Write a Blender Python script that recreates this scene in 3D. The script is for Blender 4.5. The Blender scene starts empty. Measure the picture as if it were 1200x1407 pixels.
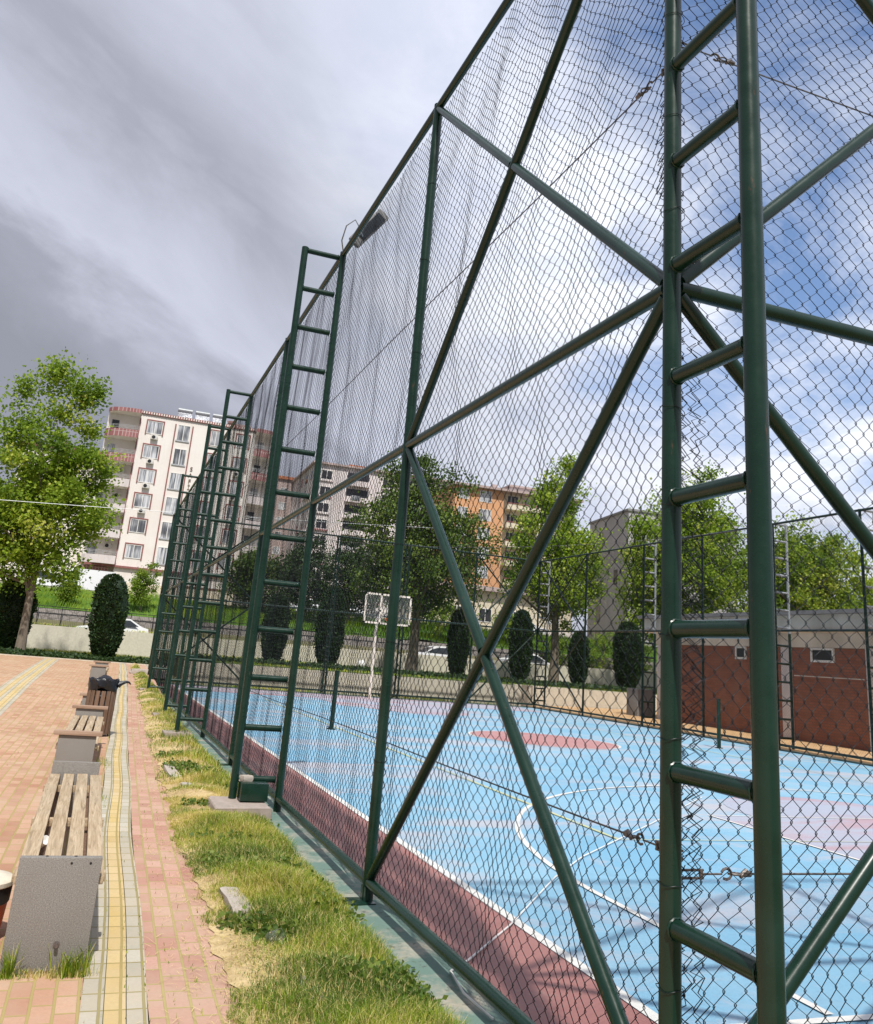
import bpy, bmesh, math, random
import numpy as np
from mathutils import Vector, Matrix

random.seed(7); rng = np.random.default_rng(7)
R = math.radians; PI = math.pi
sc = bpy.context.scene
col = sc.collection

# ------------------------------------------------------------------ camera
CAM = dict(f=1186.99, cy=563.44, yaw=.3414, pitch=.2814, roll=.0818, h=1.5988)
def make_camera():
    cd = bpy.data.cameras.new('camera'); co = bpy.data.objects.new('camera', cd); col.objects.link(co)
    y, p, r = CAM['yaw'], CAM['pitch'], CAM['roll']
    fwd = Vector((math.sin(y)*math.cos(p), math.cos(y)*math.cos(p), math.sin(p)))
    rt = Vector((math.cos(y), -math.sin(y), 0)); up = rt.cross(fwd)
    r2 = math.cos(r)*rt + math.sin(r)*up; u2 = -math.sin(r)*rt + math.cos(r)*up
    m = Matrix((r2, u2, -fwd)).transposed().to_4x4(); m.translation = (0, 0, CAM['h'])
    co.matrix_world = m
    cd.sensor_fit = 'VERTICAL'; cd.sensor_height = 36; cd.sensor_width = 36*1200/1407
    cd.lens = CAM['f']/1407*36
    cd.shift_y = -(703.5-CAM['cy'])/1407
    cd.clip_start = .05; cd.clip_end = 4000
    sc.camera = co
make_camera()

# ------------------------------------------------------------------ node helpers
def mat(name):
    m = bpy.data.materials.new(name); m.use_nodes = True
    nt = m.node_tree; b = nt.nodes['Principled BSDF']
    return m, nt, b
def N(nt, t, **kw):
    n = nt.nodes.new(t)
    for k, v in kw.items():
        if k.startswith('i_'):
            key = k[2:]
            n.inputs[int(key) if key.isdigit() else key.replace('_', ' ')].default_value = v
        else: setattr(n, k, v)
    return n
def L(nt, a, b): nt.links.new(a, b)
def ramp(nt, fac, stops, interp='LINEAR'):
    r = nt.nodes.new('ShaderNodeValToRGB'); r.color_ramp.interpolation = interp
    e = r.color_ramp.elements
    while len(e) < len(stops): e.new(.5)
    for k, (p, c) in enumerate(stops):
        e[k].position = p; e[k].color = (*c, 1) if len(c) == 3 else c
    L(nt, fac, r.inputs[0]); return r.outputs[0]
def mix(nt, fac, a, b, mode='MIX'):
    n = nt.nodes.new('ShaderNodeMix'); n.data_type = 'RGBA'; n.blend_type = mode
    for s, v in ((0, fac), (6, a), (7, b)):
        if hasattr(v, 'is_output'): L(nt, v, n.inputs[s])
        elif s == 0: n.inputs[0].default_value = v
        else: n.inputs[s].default_value = (*v, 1)
    return n.outputs[2]
def math_(nt, op, a, b=None, clamp=False):
    n = nt.nodes.new('ShaderNodeMath'); n.operation = op; n.use_clamp = clamp
    for k, v in enumerate((a, b)):
        if v is None: continue
        if hasattr(v, 'is_output'): L(nt, v, n.inputs[k])
        else: n.inputs[k].default_value = v
    return n.outputs[0]
def coords(nt, scale=(1, 1, 1), kind='Object', rot=(0, 0, 0)):
    t = nt.nodes.new('ShaderNodeTexCoord'); mp = nt.nodes.new('ShaderNodeMapping')
    mp.inputs['Scale'].default_value = scale; mp.inputs['Rotation'].default_value = rot
    L(nt, t.outputs[kind], mp.inputs[0]); return mp.outputs[0]
def noise(nt, vec, scale, detail=4, rough=.55, dist=0):
    n = nt.nodes.new('ShaderNodeTexNoise'); n.inputs['Scale'].default_value = scale
    n.inputs['Detail'].default_value = detail; n.inputs['Roughness'].default_value = rough
    n.inputs['Distortion'].default_value = dist
    L(nt, vec, n.inputs['Vector']); return n.outputs[0]
def bump(nt, b, h, strength=.3, dist=.01):
    n = nt.nodes.new('ShaderNodeBump'); n.inputs['Strength'].default_value = strength
    n.inputs['Distance'].default_value = dist; L(nt, h, n.inputs['Height']); L(nt, n.outputs[0], b.inputs['Normal'])
def simple(name, c, rough=.6, metal=0, var=.25, scale=3, bumps=0, spec=None):
    m, nt, b = mat(name)
    v = coords(nt); n = noise(nt, v, scale, 5, .6)
    c2 = tuple(x*(1-var) for x in c); c3 = tuple(min(1, x*(1+var)) for x in c)
    L(nt, ramp(nt, n, [(.3, c2), (.7, c3)]), b.inputs['Base Color'])
    b.inputs['Roughness'].default_value = rough; b.inputs['Metallic'].default_value = metal
    if spec is not None: b.inputs['Specular IOR Level'].default_value = spec
    if bumps: bump(nt, b, noise(nt, v, scale*12, 4), bumps, .004)
    return m

M = {}
def green_paint():
    m, nt, b = mat('green_paint')
    v = coords(nt); n = noise(nt, v, 9, 6, .65); n2 = noise(nt, v, 70, 3, .6)
    c = ramp(nt, n, [(.3, (.0035, .0195, .0115)), (.65, (.005, .028, .017)), (.8, (.008, .033, .022))])
    dust = ramp(nt, n2, [(.62, (0, 0, 0)), (.74, (1, 1, 1))])
    c = mix(nt, math_(nt, 'MULTIPLY', dust, .08), c, (.08, .08, .065))
    n4 = noise(nt, coords(nt, (1, 1, .25)), 26, 5, .7); n5 = noise(nt, v, 2.3, 4, .6)
    c = mix(nt, ramp(nt, n4, [(.66, (0, 0, 0)), (.72, (.85,)*3)]), c, (.085, .042, .022))
    c = mix(nt, ramp(nt, n5, [(.48, (0, 0, 0)), (.72, (.35,)*3)]), c, (.022, .055, .045))
    L(nt, c, b.inputs['Base Color'])
    L(nt, ramp(nt, n, [(.3, (.22,)*3), (.75, (.36,)*3)]), b.inputs['Roughness'])
    b.inputs['Specular IOR Level'].default_value = .42
    bump(nt, b, n, .06, .01)
    return m
M['green'] = green_paint()
M['wire'] = simple('wire_coating', (.005, .009, .010), .45, 0, .4, 5, 0, .3)
M['steel'] = simple('tension_steel', (.16, .14, .13), .45, .6, .5, 40)
M['galv'] = simple('galvanised_steel', (.30, .32, .33), .45, .3, .2, 8)
M['white'] = simple('white_paint', (.74, .73, .70), .5, 0, .12, 3)
M['white_rust'] = simple('chalky_white_paint', (.66, .60, .52), .6, 0, .3, 6)
M['car_white'] = simple('car_paint', (.80, .81, .82), .2, 0, .03, 1)
M['black'] = simple('black_rubber', (.018, .018, .02), .6, 0, .3, 8)
M['dark'] = simple('dark_gap', (.012, .012, .014), .5, 0, .2, 4)
M['glass_dark'] = simple('car_glass', (.02, .025, .03), .06, 0, .2, 2)
M['orange_rim'] = simple('ring_paint', (.55, .12, .03), .5)
M['bag'] = simple('black_plastic_bag', (.012, .013, .018), .28, 0, .4, 20, .5)

def concrete(name, c, stain=(.25, .24, .2), greenish=None, bumps=.35, sc_=1):
    m, nt, b = mat(name)
    v = coords(nt); n = noise(nt, v, 2.6*sc_, 7, .7); n2 = noise(nt, v, 14*sc_, 6, .7); n3 = noise(nt, coords(nt, (3, 3, .35)), 1.3*sc_, 5, .7)
    cc = ramp(nt, n2, [(.25, tuple(x*.78 for x in c)), (.75, tuple(min(1, x*1.15) for x in c))])
    cc = mix(nt, ramp(nt, n3, [(.5, (0, 0, 0)), (.75, (.55,)*3)]), cc, stain)
    if greenish: cc = mix(nt, ramp(nt, n, [(.36, (0, 0, 0)), (.52, (.9,)*3)]), cc, greenish); cc = mix(nt, ramp(nt, n2, [(.56, (0, 0, 0)), (.68, (.8,)*3)]), cc, (.05, .05, .04))
    L(nt, cc, b.inputs['Base Color']); b.inputs['Roughness'].default_value = .85
    bump(nt, b, n2, bumps, .01); return m
M['curb'] = concrete('curb_concrete', (.34, .33, .27), (.46, .33, .21), (.10, .185, .155))
M['footing'] = concrete('footing_concrete', (.36, .30, .26), (.24, .21, .18))
M['wall_conc'] = concrete('retaining_wall_concrete', (.60, .56, .46), (.40, .38, .31), sc_=.6)
M['wall_low'] = concrete('low_wall_render', (.58, .53, .43), (.42, .36, .27), sc_=.6)
M['stone'] = concrete('rough_stone', (.42, .37, .32), (.32, .28, .24))
def stone_wall():
    m, nt, b = mat('grey_stone_wall')
    v = coords(nt, (1, 1, 1))
    br = N(nt, 'ShaderNodeTexVoronoi', feature='DISTANCE_TO_EDGE'); br.inputs['Scale'].default_value = 2.3
    L(nt, v, br.inputs['Vector'])
    n = noise(nt, v, 6, 5, .7)
    c = ramp(nt, n, [(.3, (.27, .245, .22)), (.7, (.46, .42, .385))])
    c = mix(nt, ramp(nt, br.outputs[0], [(.0, (1, 1, 1)), (.08, (0, 0, 0))]), c, (.16, .145, .13))
    L(nt, c, b.inputs['Base Color']); b.inputs['Roughness'].default_value = .9
    bump(nt, b, br.outputs[0], .4, .05); return m
M['stone_wall'] = stone_wall()

def granite():
    m, nt, b = mat('grey_granite')
    v = coords(nt); n = noise(nt, v, 190, 2, .8); n2 = noise(nt, v, 5, 4, .6)
    c = ramp(nt, n, [(.30, (.09, .084, .077)), (.46, (.20, .187, .17)), (.58, (.235, .22, .20)), (.72, (.38, .36, .33))])
    c = mix(nt, ramp(nt, n2, [(.45, (0, 0, 0)), (.8, (.35,)*3)]), c, (.17, .145, .12))
    L(nt, c, b.inputs['Base Color']); b.inputs['Roughness'].default_value = .7
    bump(nt, b, n, .12, .003); return m
M['granite'] = granite()
def wood(name, lo, hi, axis=1):
    m, nt, b = mat(name)
    s = [26, 26, 26]; s[axis] = 1.1
    v = coords(nt, tuple(s)); n = noise(nt, v, 1.6, 7, .7, 1.2)
    n2 = noise(nt, coords(nt), 4, 3, .5)
    n3 = noise(nt, v, 4.5, 3, .6, .5)
    c = ramp(nt, n, [(.28, tuple(x*.45 for x in lo)), (.45, lo), (.68, hi)])
    c = mix(nt, ramp(nt, n2, [(.4, (0, 0, 0)), (.7, (.5,)*3)]), c, tuple(x*.72 for x in hi))
    c = mix(nt, ramp(nt, n3, [(.30, (.8,)*3), (.36, (0, 0, 0))]), c, tuple(x*.3 for x in lo))
    L(nt, c, b.inputs['Base Color']); b.inputs['Roughness'].default_value = .8
    bump(nt, b, n, .5, .006); return m
M['wood'] = wood('weathered_wood', (.34, .25, .15), (.56, .45, .31))
M['wood_cap'] = wood('brown_wood', (.30, .19, .13), (.46, .33, .24), 0)
M['wood_bin'] = wood('dark_bin_wood', (.13, .075, .045), (.24, .15, .10), 2)

# paving: UV holds metres (u across the path, v along it)
def paving(name, c1, c2, c3, bw=.2, rh=.1, mortar=(.30, .25, .12), off=.5, ms=.0075):
    m, nt, b = mat(name)
    uv = nt.nodes.new('ShaderNodeUVMap'); uv.uv_map = 'UVMap'
    sep = N(nt, 'ShaderNodeSeparateXYZ'); L(nt, uv.outputs[0], sep.inputs[0])
    cmb = N(nt, 'ShaderNodeCombineXYZ'); L(nt, sep.outputs[1], cmb.inputs[0]); L(nt, sep.outputs[0], cmb.inputs[1])
    nz = N(nt, 'ShaderNodeTexNoise'); nz.inputs['Scale'].default_value = 5; nz.inputs['Detail'].default_value = 3
    L(nt, cmb.outputs[0], nz.inputs['Vector'])
    ad = N(nt, 'ShaderNodeVectorMath', operation='MULTIPLY_ADD'); L(nt, nz.outputs['Color'], ad.inputs[0])
    ad.inputs[1].default_value = (.012, .008, 0); L(nt, cmb.outputs[0], ad.inputs[2])
    br = N(nt, 'ShaderNodeTexBrick', offset=off, squash=1)
    br.inputs['Color1'].default_value = (0, 0, 0, 1); br.inputs['Color2'].default_value = (1, 1, 1, 1); br.inputs['Mortar'].default_value = (.5, .5, .5, 1)
    br.inputs['Scale'].default_value = 1; br.inputs['Mortar Size'].default_value = ms; br.inputs['Mortar Smooth'].default_value = .25
    br.inputs['Brick Width'].default_value = bw; br.inputs['Row Height'].default_value = rh; br.inputs['Bias'].default_value = 0
    L(nt, ad.outputs[0], br.inputs['Vector'])
    n = noise(nt, cmb.outputs[0], 1.1, 5, .65); n2 = noise(nt, cmb.outputs[0], 45, 5, .7); n3 = noise(nt, cmb.outputs[0], .35, 4, .6)
    c = ramp(nt, br.outputs['Color'], [(0, c1), (.5, c2), (1, c3)])
    c = mix(nt, ramp(nt, n2, [(.3, (.28,)*3), (.6, (0, 0, 0))]), c, tuple(x*.55 for x in c2))
    c = mix(nt, ramp(nt, n, [(.40, (0, 0, 0)), (.68, (.55,)*3)]), c, (.50, .405, .29))     # dust
    stain = mix(nt, ramp(nt, n3, [(.35, (.0,)*3), (.7, (.22,)*3)]), c, tuple(x*.62 for x in c1))
    mc = mix(nt, n, tuple(x*.75 for x in mortar), tuple(x*1.35 for x in mortar))
    c = mix(nt, br.outputs['Fac'], stain, mc)
    L(nt, c, b.inputs['Base Color']); b.inputs['Roughness'].default_value = .9; b.inputs['Specular IOR Level'].default_value = .25
    h = math_(nt, 'SUBTRACT', math_(nt, 'MULTIPLY', n2, .25), br.outputs['Fac'])
    bump(nt, b, h, .55, .008)
    return m
M['pave_red'] = paving('red_paving', (.40, .21, .135), (.49, .28, .185), (.55, .35, .24), mortar=(.34, .27, .11))
M['pave_path'] = paving('pink_paving', (.40, .20, .155), (.48, .27, .205), (.55, .34, .27), rh=.115, mortar=(.34, .28, .12))
M['pave_yellow'] = paving('yellow_paving', (.53, .39, .16), (.58, .44, .20), (.62, .49, .27), bw=.2, rh=.096, mortar=(.32, .25, .10), off=0)
M['pave_grey'] = paving('grey_paving', (.38, .36, .29), (.45, .42, .34), (.52, .49, .41), bw=.2, rh=.097, mortar=(.27, .23, .11), off=0)

def court_paint(name, base, light, under, wear=.62, streak=1):
    m, nt, b = mat(name)
    v = coords(nt); vs = coords(nt, (.22, .75, 1), rot=(0, 0, R(12)))
    n = noise(nt, vs, 1.0, 7, .68, .8); n2 = noise(nt, v, 30, 5, .7); n3 = noise(nt, v, .45, 4, .6); n4 = noise(nt, v, 1.7, 7, .75)
    c = mix(nt, ramp(nt, n3, [(.35, (0, 0, 0)), (.65, (.8,)*3)]), base, light)
    c = mix(nt, ramp(nt, n4, [(.56, (0, 0, 0)), (.68, (.5,)*3)]), c, under)
    c = mix(nt, ramp(nt, n4, [(.33, (.35,)*3), (.44, (0, 0, 0))]), c, tuple(x*.72 for x in base))
    c = mix(nt, ramp(nt, n, [(wear, (0, 0, 0)), (wear+.13, (.70,)*3)]), c, under)
    c = mix(nt, ramp(nt, n2, [(.28, (.25,)*3), (.5, (0, 0, 0))]), c, tuple(x*.6 for x in base))
    L(nt, c, b.inputs['Base Color']); b.inputs['Roughness'].default_value = .62
    bump(nt, b, n2, .15, .004); return m
M['blue'] = court_paint('court_blue', (.155, .355, .51), (.25, .44, .56), (.47, .41, .42), .50)
M['maroon'] = court_paint('court_maroon', (.27, .112, .10), (.36, .175, .155), (.38, .27, .24), .585)
M['red_disc'] = court_paint('court_red', (.38, .17, .17), (.44, .24, .23), (.42, .42, .44), .54)
M['key'] = court_paint('court_key_faded', (.36, .30, .37), (.43, .26, .26), (.33, .42, .52), .44)
M['line_white'] = court_paint('line_white', (.62, .62, .59), (.70, .68, .64), (.36, .42, .48), .55)
M['line_yellow'] = court_paint('line_yellow', (.50, .50, .22), (.55, .54, .30), (.24, .38, .50), .50)

def ground_mat(name, stops, s=1.5, bumps=.5, fine=22):
    m, nt, b = mat(name)
    v = coords(nt); n = noise(nt, v, s, 8, .72); n2 = noise(nt, v, fine, 5, .75)
    f = math_(nt, 'ADD', math_(nt, 'MULTIPLY', n, .6), math_(nt, 'MULTIPLY', n2, .4))
    L(nt, ramp(nt, f, stops), b.inputs['Base Color']); b.inputs['Roughness'].default_value = .95
    b.inputs['Specular IOR Level'].default_value = .15
    bump(nt, b, n2, bumps, .03); return m
M['soil'] = ground_mat('dry_soil', [(.32, (.20, .14, .07)), (.46, (.42, .31, .16)), (.60, (.60, .47, .26)), (.72, (.70, .58, .36))], 2.5)
M['grass_ground'] = ground_mat('grass_ground', [(.34, (.035, .060, .016)), (.5, (.09, .13, .035)), (.62, (.20, .20, .07)), (.72, (.34, .28, .14))], .9)
M['bank'] = ground_mat('bank_grass', [(.34, (.03, .075, .012)), (.5, (.075, .155, .022)), (.66, (.13, .22, .035))], .5)
M['sand'] = ground_mat('orange_sand', [(.33, (.40, .25, .12)), (.5, (.52, .34, .18)), (.68, (.60, .43, .26))], .8)
M['asphalt'] = ground_mat('asphalt', [(.3, (.045, .044, .043)), (.7, (.075, .073, .07))], 2)
M['far_ground'] = ground_mat('far_ground', [(.3, (.09, .10, .045)), (.7, (.22, .20, .12))], .05, .2, 1)

def leaf_mat(name, stops, trans=.42):
    m, nt, b = mat(name)
    at = N(nt, 'ShaderNodeAttribute', attribute_name='tint')
    c = ramp(nt, at.outputs['Fac'], stops)
    L(nt, c, b.inputs['Base Color']); b.inputs['Roughness'].default_value = .55; b.inputs['Specular IOR Level'].default_value = .3
    tr = N(nt, 'ShaderNodeBsdfTranslucent'); mx = N(nt, 'ShaderNodeMixShader'); mx.inputs[0].default_value = trans
    L(nt, mix(nt, .5, c, (.26, .44, .05), 'MIX'), tr.inputs[0])
    L(nt, b.outputs[0], mx.inputs[1]); L(nt, tr.outputs[0], mx.inputs[2])
    L(nt, mx.outputs[0], nt.nodes['Material Output'].inputs[0]); return m
M['leaf_bright'] = leaf_mat('plane_leaf', [(0, (.07, .13, .010)), (.45, (.20, .30, .020)), (.85, (.34, .43, .036)), (1, (.46, .47, .08))])
M['leaf_mid'] = leaf_mat('green_leaf', [(0, (.028, .060, .010)), (.5, (.075, .13, .020)), (1, (.18, .23, .036))], .25)
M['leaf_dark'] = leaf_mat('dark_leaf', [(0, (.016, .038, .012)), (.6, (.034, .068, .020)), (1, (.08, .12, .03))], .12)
M['leaf_young'] = leaf_mat('young_leaf', [(0, (.08, .14, .012)), (.5, (.16, .25, .018)), (1, (.28, .34, .04))], .4)
M['cypress'] = leaf_mat('cypress_leaf', [(0, (.010, .026, .010)), (.6, (.024, .055, .018)), (.93, (.055, .095, .028)), (.97, (.07, .10, .03)), (1, (.15, .085, .035))], .06)
M['bark'] = concrete('bark', (.20, .165, .125), (.10, .08, .06), bumps=.8)
def blade_mat():
    m, nt, b = mat('grass_blade')
    at = N(nt, 'ShaderNodeAttribute', attribute_name='tint')
    c = ramp(nt, at.outputs['Fac'], [(0, (.06, .135, .010)), (.3, (.18, .285, .018)), (.5, (.36, .39, .035)), (.7, (.56, .47, .13)), (1, (.76, .62, .33))])
    L(nt, c, b.inputs['Base Color']); b.inputs['Roughness'].default_value = .6; b.inputs['Specular IOR Level'].default_value = .25
    tr = N(nt, 'ShaderNodeBsdfTranslucent'); mx = N(nt, 'ShaderNodeMixShader'); mx.inputs[0].default_value = .3
    L(nt, c, tr.inputs[0]); L(nt, b.outputs[0], mx.inputs[1]); L(nt, tr.outputs[0], mx.inputs[2])
    L(nt, mx.outputs[0], nt.nodes['Material Output'].inputs[0]); return m
M['blade'] = blade_mat()

def facade(name, c, stain, amt=.5, s=.25):
    m, nt, b = mat(name)
    n = noise(nt, coords(nt, (1, 1, .12)), 1.3, 6, .7); n2 = noise(nt, coords(nt), s, 5, .6); n3 = noise(nt, coords(nt), 9, 4, .6)
    cc = mix(nt, ramp(nt, n2, [(.4, (0, 0, 0)), (.65, (.7,)*3)]), c, stain)
    cc = mix(nt, ramp(nt, n, [(.52, (0, 0, 0)), (.75, (amt,)*3)]), cc, tuple(x*.62 for x in stain))
    cc = mix(nt, ramp(nt, n3, [(.3, (.12,)*3), (.6, (0, 0, 0))]), cc, tuple(x*.7 for x in c))
    L(nt, cc, b.inputs['Base Color']); b.inputs['Roughness'].default_value = .85; return m
M['pink_wall'] = facade('cream_pink_render', (.79, .755, .71), (.74, .655, .60), .22)
M['cream_wall'] = facade('cream_render', (.70, .63, .49), (.60, .52, .39), .4)
M['white_wall'] = facade('white_render', (.68, .63, .62), (.60, .52, .51), .5)
M['orange_wall'] = facade('orange_render', (.62, .325, .165), (.57, .33, .19), .4)
M['grey_wall'] = facade('grey_render', (.42, .41, .42), (.36, .345, .35), .5)
M['cream_fascia'] = facade('cream_fascia', (.78, .72, .63), (.46, .40, .33), .5, .6)
M['red_trim'] = simple('red_brown_trim', (.25, .10, .09), .7, 0, .3, 6)
def tiles():
    m, nt, b = mat('pink_tile_parapet'); v = coords(nt); sep = N(nt, 'ShaderNodeSeparateXYZ'); L(nt, v, sep.inputs[0]); cmb = N(nt, 'ShaderNodeCombineXYZ')
    L(nt, math_(nt, 'ADD', sep.outputs[0], math_(nt, 'MULTIPLY', sep.outputs[1], .8)), cmb.inputs[0]); L(nt, sep.outputs[2], cmb.inputs[1])
    br = N(nt, 'ShaderNodeTexBrick', offset=0); br.inputs['Scale'].default_value = 1; br.inputs['Brick Width'].default_value = .32; br.inputs['Row Height'].default_value = .98; br.inputs['Mortar Size'].default_value = .035
    br.inputs['Color1'].default_value = (.25, .095, .095, 1); br.inputs['Color2'].default_value = (.33, .14, .14, 1); br.inputs['Mortar'].default_value = (.46, .34, .32, 1); L(nt, cmb.outputs[0], br.inputs['Vector'])
    L(nt, br.outputs['Color'], b.inputs['Base Color']); b.inputs['Roughness'].default_value = .75; return m
M['red_trim_light'] = tiles()
M['brown_wall'] = facade('brown_render', (.44, .35, .33), (.36, .28, .26), .4)
M['roof_grey'] = concrete('grey_roof_sheet', (.25, .25, .255), (.10, .10, .10))
M['roof_tile'] = simple('roof_tile', (.36, .13, .06), .8, 0, .35, 3)
M['rail_metal'] = simple('pale_rail_metal', (.50, .51, .52), .4, .4, .2, 5)
M['rail_black'] = simple('black_rail_metal', (.03, .028, .026), .5, .3, .3, 5)
M['acunit'] = simple('ac_casing', (.62, .60, .56), .5, 0, .15, 4)
def pane_mat():
    m, nt, b = mat('curtained_glass')
    n = noise(nt, coords(nt, (3.2, 3.2, .12)), 2.0, 3, .7)
    n2 = noise(nt, coords(nt), .33, 2, .5)
    c = ramp(nt, n, [(.34, (.10, .11, .13)), (.44, (.30, .32, .35)), (.54, (.56, .57, .60)), (.7, (.72, .72, .74))])
    c = mix(nt, ramp(nt, n2, [(.45, (0, 0, 0)), (.6, (.85,)*3)]), c, (.05, .055, .065))
    L(nt, c, b.inputs['Base Color']); b.inputs['Roughness'].default_value = .12; return m
M['pane'] = pane_mat()
M['pane_dark'] = simple('dark_glass', (.035, .035, .04), .12, 0, .4, .8)
def brick_wall():
    m, nt, b = mat('red_brick_wall')
    v = coords(nt)
    sep = N(nt, 'ShaderNodeSeparateXYZ'); L(nt, v, sep.inputs[0]); cmb = N(nt, 'ShaderNodeCombineXYZ')
    L(nt, math_(nt, 'ADD', sep.outputs[0], sep.outputs[1]), cmb.inputs[0]); L(nt, sep.outputs[2], cmb.inputs[1])
    br = N(nt, 'ShaderNodeTexBrick'); br.inputs['Scale'].default_value = 1; br.inputs['Brick Width'].default_value = .24; br.inputs['Row Height'].default_value = .085
    br.inputs['Mortar Size'].default_value = .009; br.inputs['Color1'].default_value = (.26, .088, .052, 1); br.inputs['Color2'].default_value = (.34, .122, .072, 1)
    br.inputs['Mortar'].default_value = (.15, .10, .085, 1); L(nt, cmb.outputs[0], br.inputs['Vector'])
    n = noise(nt, coords(nt, (1, 1, .3)), 1.2, 5, .7)
    c = mix(nt, ramp(nt, n, [(.5, (0, 0, 0)), (.8, (.45,)*3)]), br.outputs['Color'], (.32, .20, .15))
    L(nt, c, b.inputs['Base Color']); b.inputs['Roughness'].default_value = .85
    bump(nt, b, br.outputs['Fac'], .3, -.008); return m
M['brick'] = brick_wall()
M['lid'] = concrete('sandy_lid', (.66, .61, .50), (.5, .44, .34))
M['bucket_red'] = simple('bucket_red', (.50, .085, .02), .4, 0, .2, 4)
M['clear'] = None
def clear_plastic():
    m, nt, b = mat('clear_plastic'); b.inputs['Base Color'].default_value = (.9, .92, .92, 1)
    b.inputs['Roughness'].default_value = .05; b.inputs['Transmission Weight'].default_value = .96; b.inputs['IOR'].default_value = 1.12
    return m
M['clear'] = clear_plastic()

# ------------------------------------------------------------------ object helpers
def tag(o, label=None, cat=None, group=None, kind=None):
    if label: o['label'] = label
    if cat: o['category'] = cat
    if group: o['group'] = group
    if kind: o['kind'] = kind
    return o
def thing(name, label, cat, loc=(0, 0, 0), rz=0, group=None):
    o = bpy.data.objects.new(name, None); o.empty_display_size = .2; col.objects.link(o)
    o.location = loc; o.rotation_euler = (0, 0, rz)
    return tag(o, label, cat, group)
CH = {}
def link(o, parent=None):
    col.objects.link(o)
    if parent is not None: o.parent = parent; CH.setdefault(parent.name, []).append(o)
    return o
def copy_tree(o, parent=None):
    c = o.copy(); link(c, parent)
    for ch in CH.get(o.name, []): copy_tree(ch, c)
    return c
class MB:
    def __init__(s): s.v = []; s.f = []; s.uv = None
    def add(s, vs, fs):
        k = len(s.v); s.v += [tuple(v) for v in vs]; s.f += [tuple(i+k for i in f) for f in fs]; return s
    def box(s, c, d, rz=0, bev=0, rot=None):
        bm = bmesh.new(); bmesh.ops.create_cube(bm, size=1)
        for v in bm.verts: v.co = Vector((v.co.x*d[0], v.co.y*d[1], v.co.z*d[2]))
        if bev: bmesh.ops.bevel(bm, geom=bm.edges[:]+bm.verts[:], offset=bev, segments=2, affect='EDGES', profile=.6)
        mt = Matrix.Translation(c) @ (rot.to_4x4() if rot is not None else Matrix.Rotation(rz, 4, 'Z'))
        bm.verts.index_update()
        s.add([mt @ v.co for v in bm.verts], [[v.index for v in f.verts] for f in bm.faces]); bm.free(); return s
    def b2(s, x0, x1, y0, y1, z0, z1, bev=0): return s.box(((x0+x1)/2, (y0+y1)/2, (z0+z1)/2), (x1-x0, y1-y0, z1-z0), bev=bev)
    def tube(s, p, q, r, n=14, r2=None):
        p, q = Vector(p), Vector(q); d = (q-p).normalized(); a = d.orthogonal().normalized(); b = d.cross(a); r2 = r if r2 is None else r2
        vs = [p+(a*math.cos(2*PI*k/n)+b*math.sin(2*PI*k/n))*r for k in range(n)]+[q+(a*math.cos(2*PI*k/n)+b*math.sin(2*PI*k/n))*r2 for k in range(n)]
        fs = [(k, (k+1) % n, (k+1) % n+n, k+n) for k in range(n)]+[tuple(range(n-1, -1, -1)), tuple(range(n, 2*n))]
        return s.add(vs, fs)
    def path(s, pts, r, n=8, radii=None):
        pts = [Vector(p) for p in pts]; vs = []; fs = []; a = None
        for i, p in enumerate(pts):
            d = (pts[min(i+1, len(pts)-1)]-pts[max(i-1, 0)]).normalized()
            a = d.orthogonal().normalized() if a is None else (a-d*a.dot(d)).normalized()
            b = d.cross(a); rr = radii[i] if radii else r
            vs += [p+(a*math.cos(2*PI*k/n)+b*math.sin(2*PI*k/n))*rr for k in range(n)]
        for i in range(len(pts)-1):
            for k in range(n): fs.append((i*n+k, i*n+(k+1) % n, (i+1)*n+(k+1) % n, (i+1)*n+k))
        fs += [tuple(range(n-1, -1, -1)), tuple(range((len(pts)-1)*n, len(pts)*n))]
        return s.add(vs, fs)
    def lathe(s, prof, c=(0, 0, 0), n=24):
        vs = []; fs = []
        for (r, z) in prof: vs += [(c[0]+r*math.cos(2*PI*k/n), c[1]+r*math.sin(2*PI*k/n), c[2]+z) for k in range(n)]
        for i in range(len(prof)-1):
            for k in range(n): fs.append((i*n+k, i*n+(k+1) % n, (i+1)*n+(k+1) % n, (i+1)*n+k))
        return s.add(vs, fs)
    def prism(s, poly, z0, z1):
        n = len(poly); s.add([(x, y, z0) for x, y in poly]+[(x, y, z1) for x, y in poly],
              [tuple(range(n-1, -1, -1)), tuple(range(n, 2*n))]+[(k, (k+1) % n, (k+1) % n+n, k+n) for k in range(n)]); return s
    def build(s, name, m, parent=None, loc=None, smooth=True, ang=35):
        me = bpy.data.meshes.new(name); me.from_pydata(s.v, [], s.f); me.update()
        if smooth:
            me.polygons.foreach_set('use_smooth', [True]*len(me.polygons)); me.set_sharp_from_angle(angle=R(ang))
        me.materials.append(m); o = bpy.data.objects.new(name, me)
        if loc is not None: o.location = loc
        return link(o, parent)
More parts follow.
